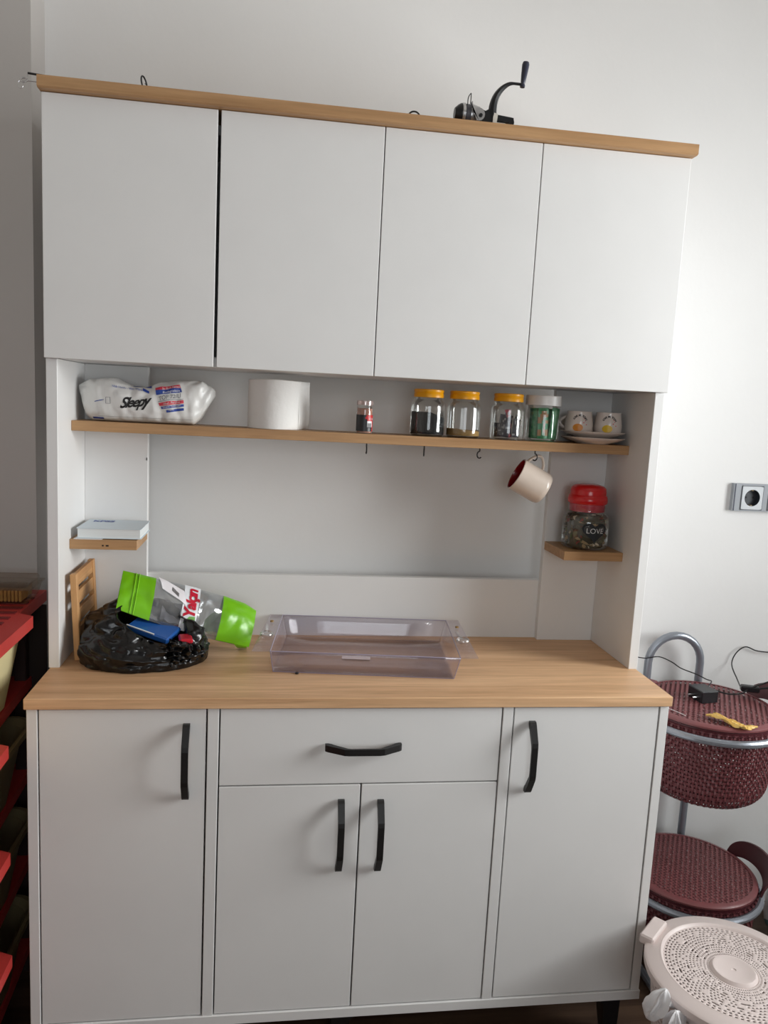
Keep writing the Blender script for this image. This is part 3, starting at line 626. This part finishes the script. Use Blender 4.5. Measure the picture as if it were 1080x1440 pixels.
for a, b in ((fl, fr), (fr, rr_), (rr_, rl), (rl, fl), (bfl, fl), (bfr, fr), (bfl, bfr)): g.tube([a, b], .0009, 6)
g.build('edge', EDG, tr)
G().box(-.030, .030, -.0085, .0085, 0, .0004, mtx=Matrix.Translation((.600, .212, ZT + .0026)) @ Matrix.Rotation(-.1, 4, 'Z')).build('sticker', mat('paper_sticker', (226, 220, 226), .6), tr)
sp_ = G().lathe([(0, .0035), (.003, .003), (.0042, .0015), (.003, 0.0), (0, 0)], (0, 0, 0), 12).build('dark_seed', INK, None, top=(0, 0, 0)); sp_.location = (.473, .122, ZT + .0002 - .0); tag(sp_, 'single dark seed on the worktop by the front of the acrylic tray', 'seed')

# ------------------------------------------------------------------ fishing reel and rod on top
ZR = HC + .0195
t = thing('fishing_reel', 'silver and black fishing reel with crank on top of the upper cabinet', 'fishing reel', (0.79, 0.15, ZR))
def xl(prof, cx, cz, y=.15): return G().lathe(prof, (0, 0, 0), 32, mtx=Matrix.Translation((cx, y, cz)) @ Matrix.Rotation(PI / 2, 4, 'Y'))
zc_ = ZR + .0195
xl([(0, -.002), (.010, -.002), (.0155, .004), (.0185, .009), (.0185, .011), (0, .011)], .7305, zc_).build('drag_knob', BLKP, t)
xl([(.0, .0), (.0185, .0), (.0195, .001), (.0195, .0055), (.015, .007), (.015, .012), (.0, .012)], .7415, zc_).build('spool', STEEL, t)
xl([(.0, .0), (.0180, .0), (.0180, .011), (.0, .011)], .7485, zc_).build('line', mat('grey_line', (92, 92, 100), .5), t)
xl([(.0, .0), (.0192, .0), (.0195, .003), (.016, .018), (.010, .022), (.0, .022)], .757, zc_ - .0005).build('rotor', STEEL, t)
G().prism(arc(.7700, ZR + .0145, .0115, -PI * .6, PI * .9, 12) + [(.757, ZR + .036), (.754, ZR + .034)], .1265, .132).build('rotor_arm', STEEL, t, smooth=30)
G().lathe([(0, .003), (.003, .003), (.0038, 0)], (0, 0, 0), 16, mtx=Matrix.Translation((.7735, .1265, ZR + .0125)) @ Matrix.Rotation(PI / 2, 4, 'X')).build('pivot_screw', BLKP, t)
G().tube(smoothpath([(.7485, .131, ZR + .030), (.7500, .135, ZR + .044), (.7560, .142, ZR + .0545), (.7585, .15, ZR + .054), (.7605, .160, ZR + .044), (.7620, .165, ZR + .028)]), .0009, 6).build('bail_wire', BLK, t)
G().prism([(.778, ZR + .001), (.800, ZR + .0005), (.802, ZR + .022), (.796, ZR + .030), (.789, ZR + .027), (.784, ZR + .024), (.778, ZR + .026)], .134, .166).build('gearbox', BLKP, t)
G().prism([(.7985, ZR + .002), (.8060, ZR + .002), (.8075, ZR + .020), (.7990, ZR + .022)], .132, .150).box(.8000, .824, .134, .152, ZR + .0005, ZR + .0065, bev=.001).build('body', mat('pale_plastic', (206, 200, 190), .4), t)
G().prism([(.8065, ZR + .008), (.830, ZR + .0075), (.8335, ZR + .0005), (.838, ZR + .0005), (.840, ZR + .008), (.838, ZR + .0165), (.808, ZR + .019)], .133, .149).build('mounting_foot', BLKP, t)
pr_ = G(); P0 = smoothpath([(.7995, .140, ZR + .014), (.7985, .138, ZR + .034), (.8030, .136, ZR + .052), (.8130, .134, ZR + .066), (.8260, .132, ZR + .0745), (.8400, .131, ZR + .0755), (.8510, .131, ZR + .0750)])
n_ = len(P0); pr_.tube(P0, [.0078 - .0052 * min(1, max(0, i / n_ * 1.7 - .25)) for i in range(n_)], 8, up=(0, 1, 0)).build('crank_arm', BLKP, t)
G().lathe([(0, 0), (.0045, 0), (.0048, .003), (.0035, .006), (.0045, .010), (.0055, .020), (.0065, .034), (.0068, .040), (.0055, .044), (0, .0445)], (0, 0, 0), 20, mtx=Matrix.Translation((.8500, .131, ZR + .0705)) @ Matrix.Rotation(.09, 4, 'Y')).build('crank_knob', mat('navy_plastic', (48, 50, 66), .3), t)
t = thing('fishing_rod', 'thin black fishing rod lying on the upper cabinet with a guide ring sticking up', 'fishing rod', (0.3, 0.19, ZR))
rod = [Vector((-.0215, .130, ZR + .0035)), Vector((.16, .165, ZR + .0035)), Vector((.42, .215, ZR + .0038)), Vector((.66, .262, ZR + .0045))]
G().tube(rod, [.0018, .0024, .0034, .0042], 10).build('blank', BLK, t)
G().lathe([], (0, 0, 0)) if False else None
rg = [Vector((.1660 + .0042 * math.cos(a + .6), .160 + .0065 * math.cos(a), ZR + .017 + .0125 * math.sin(a))) for a in [2 * PI * k / 24 for k in range(24)]]
G().tube(rg, .0014, 6, closed=True).tube([(.1665, .163, ZR + .006), (.1665, .158, ZR + .004)], .0012, 6).tube([(.167, .160, ZR + .018), (.180, .166, ZR + .004)], .0006, 5).build('line_guide', BLK, t)
G().tube([Vector((.6545 + .011 * math.cos(a), .16, ZR + .0085 + .0105 * math.sin(a))) for a in [PI * k / 16 for k in range(17)]], .0016, 6).tube([(.6435, .16, ZR + .009), (.6435, .16, ZR + .001)], .0016, 6).tube([(.6655, .16, ZR + .009), (.6655, .16, ZR + .001)], .0016, 6).tube([(.6435, .16, ZR + .0015), (.648, .26, ZR + .0015)], .0012, 6).build('line_guide', BLK, t)
g = G().tube([(-.005, .128, ZR - .010), (-.0215, .129, ZR - .0095)], .0008, 6)
g.tube([Vector((-.0275 + .0055 * math.cos(a), .129 + .002 * math.sin(a), ZR - .0085 + .0040 * math.sin(a))) for a in [2 * PI * k / 14 for k in range(14)]], .0014, 6, closed=True)
g.tube([Vector((-.0330 + .0042 * math.cos(a), .129, ZR - .0165 + .0065 * math.sin(a))) for a in [2 * PI * k / 14 for k in range(14)]], .0004, 5, closed=True)
g.tube([(-.0215, .129, ZR - .0095), (-.0215, .130, ZR + .0035)], .0004, 5)
g.build('swivel_clip', STEEL, t)

# ------------------------------------------------------------------ wall socket
t = sock = thing('wall_socket', 'grey double frame power socket on the white wall right of the cabinet', 'socket', (1.58, .40, 1.137))
G().box(1.5300, 1.5512, .3885, (.40), 1.1035, 1.171).box(1.6088, 1.672, .3885, (.40), 1.1035, 1.171).box(1.5512, 1.6088, .3885, (.40), 1.1035, 1.1068).box(1.5512, 1.6088, .3885, (.40), 1.1662, 1.171).build('frame', mat('silver_grey_plastic', (150, 154, 160), .5, .0), t)
G().box(1.5325, 1.5352, .3878, .3895, 1.1037, 1.1708).build('dark_strip', mat('slate_strip', (58, 62, 78), .4), t)
G().box(1.6225, 1.6690, .3875, .3895, 1.1055, 1.169, bev=.0005).build('dark_insert', BLKP, t)
G().box(1.5510, 1.5526, .387, .3995, 1.1066, 1.1664).box(1.6074, 1.6090, .387, .3995, 1.1066, 1.1664).box(1.5510, 1.6090, .387, .3995, 1.1066, 1.1081).box(1.5510, 1.6090, .387, .3995, 1.1649, 1.1664).build('gap_line', mat('gap_grey', (70, 74, 80), .5), t)
ins = mat('light_grey_insert', (196, 200, 204), .35)
cc = (1.580, 1.1365); g = G(); n = 40; rr = .0205; sq = [(1.5525, 1.108), (1.6075, 1.108), (1.6075, 1.165), (1.5525, 1.165)]
inner = [(cc[0] + rr * math.cos(2 * PI * k / n), cc[1] + rr * math.sin(2 * PI * k / n)) for k in range(n)]
def tosq(a):
    ca, sa = math.cos(a), math.sin(a); s_ = min(.0275 / max(abs(ca), 1e-6), .0285 / max(abs(sa), 1e-6)); return (cc[0] + ca * s_, cc[1] + sa * s_)
outer = [tosq(2 * PI * k / n) for k in range(n)]
g.add([(x, .3866, z) for x, z in inner] + [(x, .3866, z) for x, z in outer], [(k, (k + 1) % n, n + (k + 1) % n, n + k) for k in range(n)])
g.build('insert', ins, t, smooth=0)
g = G().lathe([(rr, 0), (rr * .97, .0128), (0, .0128)], (0, 0, 0), 40, mtx=Matrix.Translation((cc[0], .3866, cc[1])) @ Matrix.Rotation(-PI / 2, 4, 'X')); sw = g.build('socket_well', mat('dark_grey_well', (40, 44, 50), .5), t)
sw['label'] = 'round recessed socket well'
for dx in (-.0095, .0095): G().lathe([(0, .0), (.0026, .0)], (0, 0, 0), 12, mtx=Matrix.Translation((cc[0] + dx, .3990, cc[1])) @ Matrix.Rotation(PI / 2, 4, 'X')).build('pin_hole', DARK, sw)
for dz in (-.0185, .0185): G().box(cc[0] - .0022, cc[0] + .0022, .3875, .398, cc[1] + dz - .001, cc[1] + dz + .001).build('earth_clip', mat('dull_brass', (150, 130, 100), .5), sw)

sock.location = (1.58 + .0383, YW, 1.1303); sock.scale = (1.03, 1.0, 1.03)

# ------------------------------------------------------------------ two-tier basket stand
SX, SY = 1.440, 0.252
t = thing('basket_stand', 'grey tubular two-tier stand with arched top beside the base cabinet', 'stand', (SX, SY, 0))
xl_, xr_, zA, yA = 1.3675, 1.5085, 0.7765, .4130
pts = [(xl_, yA, .02), (xl_, yA, .3), (xl_, yA, .6), (xl_, yA, zA - .0705)] + [((xl_ + xr_) / 2 - .0705 * math.cos(PI * k / 14), yA, zA - .0705 + .0705 * math.sin(PI * k / 14)) for k in range(1, 14)] + [(xr_, yA, zA - .0705), (xr_, yA, .6), (xr_, yA, .3), (xr_, yA, .02)]
G().tube(pts, .0098, 14).build('arch_tube', TUBE, t)
def ring(z, r): 
    G().tube([(SX + r * math.cos(2 * PI * k / 48), SY + r * math.sin(2 * PI * k / 48), z) for k in range(48)], .0082, 10, closed=True).build('ring', TUBE, t)
ring(.634, .1620); ring(.216, .1600)
for dx in (-.12, .12): G().tube([(SX + dx, SY + .16, .012), (SX + dx, SY - .13, .012)], .009, 8).build('foot', TUBE, t)
G().tube([(SX - .13, yA, .012), (SX + .13, yA, .012)], .009, 8).build('foot_bar', TUBE, t)
def basket(z_top, r, depth, label, group='maroon woven baskets in the stand'):
    t = thing('woven_basket', label, 'basket', (SX, SY, z_top - depth), group)
    def prof(v):   # v 0 top .. 1 bottom
        rr = r * (1 - .10 * v - .34 * max(0, (v - .72) / .28) ** 2.2); return rr, z_top - depth * (v if v < .72 else .72 + .28 * math.sin((v - .72) / .28 * PI / 2))
    NA = 116; NZ = int(depth / .0085); g = G(); am = .0016
    def P(i, j, s_):
        a = 2 * PI * i / NA; rr, z = prof(min(1, max(0, j / NZ))); rr += s_; return Vector((SX + rr * math.cos(a), SY + rr * math.sin(a), z))
    for i in range(NA):                                       # upright strands weaving over and under
        for j in range(NZ):
            s0_ = am * (1 if (i + j) % 2 else -1); w_ = .30
            g.add([P(i - w_, j, s0_), P(i + w_, j, s0_), P(i + w_, j + 1, -s0_), P(i - w_, j + 1, -s0_)], [(0, 1, 2, 3)])
    for j in range(NZ):
        for i in range(NA):
            s0_ = -am * (1 if (i + j) % 2 else -1); w_ = .34
            g.add([P(i, j - w_, s0_), P(i + 1, j - w_, -s0_), P(i + 1, j + w_, -s0_), P(i, j + w_, s0_)], [(0, 1, 2, 3)])
    stuff(g.build('woven_wall', MARW, t, smooth=0))
    rb, zb = prof(1); G().lathe([(0, zb), (rb, zb), (rb + .004, zb + .004), (rb, zb + .005), (0, zb + .003)], (SX, SY, 0), 48).build('base', MARD, t)
    rt = r - .006
    G().lathe([(rt - .004, z_top - .012), (rt + .003, z_top - .012), (rt + .003, z_top + .004), (rt - .004, z_top + .004), (rt - .004, z_top - .012)], (SX, SY, 0), 64).build('rim', MARD, t)
    # lid
    lr = r - .002; zl = z_top + .012; g = G(); cs = .0078; N = int(lr / cs) + 1
    rotl = .25; cr_, sr_ = math.cos(rotl), math.sin(rotl)
    def Q(i, j, s_):
        x, y = i * cs, j * cs; rr = math.hypot(x, y)
        return Vector((SX + x * cr_ - y * sr_, SY + x * sr_ + y * cr_, zl + .006 * (1 - (rr / lr) ** 2) + s_)), rr
    for i in range(-N, N + 1):
        for j in range(-N, N + 1):
            s0_ = .0011 * (1 if (i + j) % 2 else -1)
            for a, b, c_, d, sg in (((i - .33, j, s0_), (i + .33, j, s0_), (i + .33, j + 1, -s0_), (i - .33, j + 1, -s0_), 1), ((i, j - .33, -s0_), (i + 1, j - .33, s0_), (i + 1, j + .33, s0_), (i, j + .33, -s0_), 1)):
                q = [Q(*a), Q(*b), Q(*c_), Q(*d)]
                if max(x[1] for x in q) > lr - .004: continue
                g.add([x[0] for x in q], [(0, 1, 2, 3)])
    lid = bpy.data.objects.new('lid', None); C.objects.link(lid); lid.parent = t; lid.location = (0, 0, 0)
    stuff(g.build('woven_panel', MAR, lid, smooth=0))
    G().lathe([(lr - .0125, zl - .001), (lr - .003, zl - .003), (lr, zl - .006), (lr, zl - .002), (lr - .004, zl + .0015), (lr - .0125, zl + .003), (lr - .0125, zl - .001)], (SX, SY, 0), 64).build('lid_rim', MAR, lid)
    # hinge block at the back left
    a = 2.25; hc_ = Vector((SX + (lr - .004) * math.cos(a), SY + (lr - .004) * math.sin(a), zl))
    G().box(-.035, .035, -.012, .012, -.002, .007, bev=.002, mtx=Matrix.Translation(hc_) @ Matrix.Rotation(a + PI / 2, 4, 'Z')).build('hinge', MAR, lid)
    # upright oval loop handle on the right
    def hand(a_c, span=.56, hh=.060):
        g = G(); n = 24
        def H(u, v, off):
            th = PI * u; pass
            st_ = abs(math.sin(th)); zo = hh * st_ ** .62; zi = .004 + .023 * st_ ** .8
            z = zi * (1 - v) + zo * v if True else 0
            sp = span * (.80 + .20 * v); aa = a_c - sp * math.cos(th); rr = r + .002 + .50 * max(0, z - .008) + off
            return Vector((SX + rr * math.cos(aa), SY + rr * math.sin(aa), z_top - .006 + z * 1.0 - (.0 if v else .006)))
        for off in (0, .005): g.grid(lambda u, v: H(u, v, off), n, 3)
        g.grid(lambda u, v: H(u, 1, .005 * v), n, 1); g.grid(lambda u, v: H(u, 0, .005 * v), n, 1)
        g.build('loop_handle', MARD, t, smooth=50)
    hand(-.10)
    return t
basket(.650, .1545, .194, 'upper maroon woven basket with flat lid, held in the grey stand under the power adapter')
basket(.234, .1545, .180, 'lower maroon woven basket with flat lid, held in the grey stand behind the white bin')

# ------------------------------------------------------------------ adapter, cables, ribbon on the upper basket
zL = .667
t = thing('power_adapter', 'black block power adapter with pins lying on the upper basket lid', 'adapter', (1.42, .25, zL)); q = Matrix.Translation((1.4310, .262, zL + .0005)) @ Matrix.Rotation(.12, 4, 'Z') @ Matrix.Scale(.93, 4)
G().box(-.024, .024, -.028, .028, .0, .031, bev=.002, mtx=q).build('body', BLKP, t)
for dy in (-.009, .009): G().tube([q @ Vector((-.024, dy - .006, .014)), q @ Vector((-.041, dy - .006, .014))], .002, 8).build('pin', STEEL, t)
cb = smoothpath([(.98, .430, .50), (1.10, .432, .66), (1.2300, .412, .735), (1.3350, .3985, .7230), (1.3600, .399, .7220), (1.3880, .399, .7250), (1.4220, .398, .7120), (1.4450, .390, .698), (1.4750, .370, .690), (1.4850, .34, .688), (1.4800, .310, .694), (1.4560, .283, .692)])
o = G().tube(cb, .0014, 6).build('cable', BLK, None, top=(1.45, .27, .66)); tag(o, 'thin black cable hanging behind the cabinet and across the grey arch', 'cable')
pl = thing('charger_plug', 'black cable plug with looped cords on the maroon handle of the upper basket', 'plug', (1.555, .27, zL))
G().box(-.021, .021, -.009, .009, 0, .015, bev=.003, mtx=Matrix.Translation((1.5600, .277, zL + .0135)) @ Matrix.Rotation(-.35, 4, 'Z')).build('plug_body', BLKP, pl)
G().tube(smoothpath([(1.545, .290, .686), (1.5950, .38, .672), (1.6150, .440, .690), (1.6250, .444, .719), (1.6510, .446, .737), (1.6830, .446, .727), (1.7140, .446, .723), (1.80, .446, .715), (1.95, .446, .62), (2.02, .446, .35), (2.04, .440, .06), (2.10, .40, .003)]), .0016, 6).build('wall_cord', BLK, pl)
G().tube(smoothpath([(1.4550, .275, .690), (1.4950, .265, .680), (1.5350, .268, .680), (1.5550, .272, .690), (1.600, .255, .716), (1.640, .262, .722)]), .0020, 6).build('cord', BLK, pl)
G().tube(smoothpath([(1.5700, .270, .690), (1.6050, .250, .700), (1.6400, .245, .698)]), .0026, 6).build('cord', BLK, pl)
def rib(u, v):
    p = smoothpath([(1.3800, .160, zL + .001), (1.3980, .148, zL + .005), (1.4160, .122, zL + .001), (1.4360, .104, zL - .002), (1.4660, .102, zL - .002)], 4)
    i = min(len(p) - 1, int(u * (len(p) - 1) + .5)); w_ = .026 * math.sin(PI * min(.97, max(.04, u)) ) ** .7
    return p[i] + Vector((.35 * w_ * (v - .5), w_ * (v - .5), .0045 * math.sin(v * 9 + u * 20) * (.4 + .6 * math.sin(PI * u)) + .004))
o = G().grid(rib, 40, 10).build('cellophane_strip', mat('yellow_film', (240, 204, 120), .3), None, top=(1.42, .13, zL), solid=.0004); tag(o, 'crumpled yellow wrapper strip on the front edge of the upper basket lid', 'wrapper')
o = G().tube(smoothpath([(1.305, .235, .668), (1.320, .210, .667), (1.330, .190, .667), (1.338, .170, .667)]), .0007, 5).build('white_thread', WINK, None, top=(1.31, .18, .655)); tag(o, 'short white thread on the upper basket lid beside the worktop corner', 'thread')

# ------------------------------------------------------------------ white bin with perforated lid
BX, BY, BZ = 1.300, -0.146, 0.300; BR_ = .160
t = thing('laundry_bin', 'off-white plastic bin with perforated round lid in front of the basket stand', 'bin', (BX, BY, 0))
rnd = random.Random(5)
NA = 150
hole = {(i, j): rnd.random() for i in range(NA) for j in range(60)}
g = G()
def wallp(u, v): a = 2 * PI * u; r_ = (.120 + .026 * v); return Vector((BX + r_ * math.cos(a), BY + r_ * math.sin(a), .012 + (BZ - .035) * v))
g.grid(wallp, 150, 52, wu=True, skip=lambda i, j: 3 < j < 49 and (i + j) % 2 == 0 and i % 2 == 0 and hole[(i, j)] < .85)
stuff(g.build('perforated_wall', OFFW, t, smooth=40, solid=.002))
G().lathe([(0, .002), (.117, .002), (.121, .014), (.119, .014), (0, .006)], (BX, BY, 0), 48).build('base', OFFW, t)
lid = bpy.data.objects.new('lid', None); C.objects.link(lid); lid.parent = t
G().lathe([(BR_ * .78, BZ - .0035), (BR_ * .80, BZ + .0005), (BR_ * .815, BZ + .0015), (BR_ * .83, BZ + .0002), (BR_ * .97, BZ - .002), (BR_, BZ - .0055), (BR_, BZ - .018), (BR_ - .003, BZ - .018), (BR_ - .003, BZ - .006), (BR_ * .83, BZ - .004), (BR_ * .78, BZ - .0055), (BR_ * .78, BZ - .0035)], (BX, BY, 0), 96).build('lid_rim', OFFW, lid, smooth=40)
r0, r1 = .042, BR_ * .785; NJ = 27
def lidp(u, v): a = 2 * PI * u; r_ = r0 + (r1 - r0) * v; return Vector((BX + r_ * math.cos(a), BY + r_ * math.sin(a), BZ - .0045 + .001 * math.sin(PI * v)))
NU = 160
def sk(i, j):
    if j in (0, 2, NJ - 1): return False
    if j in (1, NJ - 2, NJ - 4): return i % 2 == 0
    if j == NJ - 3: return False
    h_ = hole[(i % NA, j + 7)]
    if (i + (j // 2)) % 2 and j % 2: return h_ < .80
    return h_ > .93 and j % 2 == 1
g = G().grid(lidp, NU, NJ, wu=True, skip=sk); stuff(g.build('perforated_panel', OFFW, lid, smooth=40, solid=.0018))
G().lathe([(0, BZ - .001), (.003, BZ - .001), (.004, BZ + .0005), (.030, BZ + .0005), (.034, BZ + .0022), (.0375, BZ + .0022), (.041, BZ - .002), (.0425, BZ - .0045), (0, BZ - .006)], (BX, BY, 0), 64).build('centre_disc', OFFW, lid, smooth=35)
a = 2.30; hc_ = Vector((BX + (BR_ - .006) * math.cos(a), BY + (BR_ - .006) * math.sin(a), BZ - .002))
G().box(-.038, .038, -.014, .014, -.010, .010, bev=.003, mtx=Matrix.Translation(hc_) @ Matrix.Rotation(a + PI / 2, 4, 'Z')).build('clip', OFFW, lid)
LIN = mat('white_liner_film', (226, 224, 226), .35, bump=.3, bscale=60)
bn = thing('bin_liner', 'knotted white plastic liner ends sticking out under the white bin lid', 'bin liner', (1.13, -.2, .25))
def blob(cx, cy, cz, rx, ry, rz_, tilt, seed):
    Mx = Matrix.Translation((cx, cy, cz)) @ Matrix.Rotation(tilt, 4, 'Y')
    def f(u, v):
        th, ph = PI * v, 2 * PI * u; p = Vector((rx * math.sin(th) * math.cos(ph), ry * math.sin(th) * math.sin(ph), rz_ * math.cos(th)))
        k = 1 + .75 * (abs(nz(Vector((math.cos(ph), math.sin(ph), v * .5 + seed)), 2.6)) * 2 - .45) + .2 * nz(Vector((math.cos(ph), math.sin(ph), v * 2 + seed)), 5)
        return Mx @ Vector((p.x * k, p.y * k, p.z))
    return f
G().grid(blob(1.116, -.205, .292, .014, .013, .032, .5, 1), 32, 20, wu=True).build('liner_end', LIN, bn, smooth=70)
G().tube(smoothpath([(1.168, -.190, .270), (1.145, -.198, .284), (1.120, -.204, .292)]), [.006] * 13, 8).tube(smoothpath([(1.172, -.205, .262), (1.155, -.216, .270), (1.146, -.222, .262)]), [.007] * 13, 8).build('liner_neck', LIN, bn)
G().grid(blob(1.1450, -.222, .252, .015, .013, .040, -.05, 4), 32, 20, wu=True).build('liner_end', LIN, bn, smooth=70)

# white and teal bag on the floor behind the stand
TEAL = mat('teal_white_film', (120, 160, 160), .4, var=.5, vscale=25)
o = G().grid(lambda u, v: Vector((1.80 + .11 * math.sin(PI * v) * math.cos(2 * PI * u) * (1 + .25 * nz((u and math.cos(6.28 * u), math.sin(6.28 * u), v * 2), 1.9)), .27 + .09 * math.sin(PI * v) * math.sin(2 * PI * u), .105 - .1045 * math.cos(PI * v) + .012 * math.sin(PI * v) * nz((u * 9, v * 5, 2), 2))), 40, 26, wu=True, mif=lambda i, j: 1 if (j // 5) % 2 and noise.noise(Vector((i * .12, j * .2, 1))) > -.1 else 0).build('shopping_bag', [WHT, TEAL], None, top=(1.8, .27, 0), smooth=70)
tag(o, 'white and teal plastic bag on the floor right of the basket stand', 'bag')

# ------------------------------------------------------------------ red rack at the left with bins
t = thing('storage_rack', 'red shelving rack standing in the gap left of the white base cabinet', 'rack', (-.23, 0, 0))
RZ = [.884, .690, .488, .286, .084]
for z in RZ:
    if z > .8: pl_ = [(-.60, -.43), (-.60, -.040), (-.58, -.030), (.150, -.030), (.168, -.060), (.352, -.062), (.352, -.43)]
    else: pl_ = [(-.60, -.43), (-.60, -.040), (-.58, -.030), (.005, -.030), (.03, -.085), (.352, -.095), (.352, -.43)]
    b_ = G().prism(pl_, z - .023, z, axes='yxz').build('shelf_board', RACK, t, smooth=0)
    g = G()
    for k in range(24 if z > .8 else 20): g.box(-.40, -.066 if z > .8 else -.105, -.56 + .036 * k, -.556 + .036 * k + .010, z, z + .002)
    stuff(g.build('ribs', RACKD, b_, smooth=0))
for x in (-.110, -.415):
    for y in (-.57, .335):
        G().box(x - .012, x + .012, y - .012, y + .012, 0, RZ[0] - .024, bev=.002).build('post', POST, t)
G().box(-.43, -.064, .3525, .3585, .02, .85).build('back_panel', mat('dark_shade_board', (40, 30, 26), .8), t)  # added sheet, its dark colour stands in for deep shade behind the shelves
def storage_bin(z, hgt, m, label):
    t = thing('storage_bin', label, 'bin', (-.23, -.12, z + .002), 'bins in the red rack')
    g = G()
    def rr(hw, hd, zz, n=8):
        out = []; rad = .05
        for cx, cy, a0 in ((hw - rad, hd - rad, 0), (-hw + rad, hd - rad, PI / 2), (-hw + rad, -hd + rad, PI), (hw - rad, -hd + rad, 1.5 * PI)):
            for k in range(n + 1): a = a0 + PI / 2 * k / n; out.append(Vector((-.222 + cx + rad * math.cos(a), -.085 + cy + rad * math.sin(a), z + .0025 + zz)))
        return out
    L = [rr(.130, .30, 0), rr(.150, .335, hgt - .02), rr(.150, .335, hgt - .012), rr(.165, .35, hgt - .012), rr(.165, .35, hgt), rr(.158, .343, hgt), rr(.146, .33, hgt - .02), rr(.126, .296, .004)]
    n = len(L[0]); vs = [p for l in L for p in l]
    g.add(vs, [(k * n + i, k * n + (i + 1) % n, (k + 1) * n + (i + 1) % n, (k + 1) * n + i) for k in range(len(L) - 1) for i in range(n)] + [tuple(range(n - 1, -1, -1)), tuple(range((len(L) - 1) * n, len(L) * n))])
    g.build('tub', m, t, smooth=40); return t
OLV = mat('olive_plastic', (120, 108, 78), .5)
storage_bin(RZ[1], .157, BIN, 'cream plastic bin on the second level of the red rack')
storage_bin(RZ[2], .145, OLV, 'olive plastic bin on the third level of the red rack')
storage_bin(RZ[3], .145, OLV, 'olive plastic bin on the fourth level of the red rack')
storage_bin(RZ[4], .145, OLV, 'olive plastic bin on the lowest level of the red rack')
# biscuit tray on top
bz = RZ[0] + .0025
t = thing('biscuit_tray', 'clear plastic tray of finger biscuits on top of the red rack', 'food container', (-.15, .265, bz))
def rbox(x0, x1, y0, y1, z0, z1, ins_=.0):
    g = G(); L = []
    for z, i_ in ((z0, ins_), (z1, 0)):
        L += [(x0 + i_, y0 + i_, z), (x1 - i_, y0 + i_, z), (x1 - i_, y1 - i_, z), (x0 + i_, y1 - i_, z)]
    return g.add(L, [(0, 1, 5, 4), (1, 2, 6, 5), (2, 3, 7, 6), (3, 0, 4, 7), (3, 2, 1, 0)])
rbox(-.24, -.058, .217, .311, bz + .001, bz + .030, .008).build('tray', CLAM, t, smooth=0)
lidg = G().box(-.244, -.054, .213, .315, bz + .030, bz + .033).box(-.236, -.062, .221, .307, bz + .033, bz + .046, bev=.004); lidg.build('lid', CLAM, t, smooth=30)
bis0 = None
BISC = mat('golden_biscuit', (204, 158, 88), .8, bump=.4, bscale=300, var=.12, vscale=60)
for k in range(22):
    o = G().box(-.0026, .0026, -.036, .036, 0, .024, bev=.0018).build('finger_biscuit', BISC, None, top=(0, 0, 0)) if k == 0 else bis0.copy()
    if k == 0: bis0 = o
    else: C.objects.link(o)
    o.location = (-.2255 + .0070 * k, .265, bz + .0025)
    tag(o, 'golden finger biscuit standing in the clear tray on the red rack', 'biscuit', 'biscuits in the clear tray')
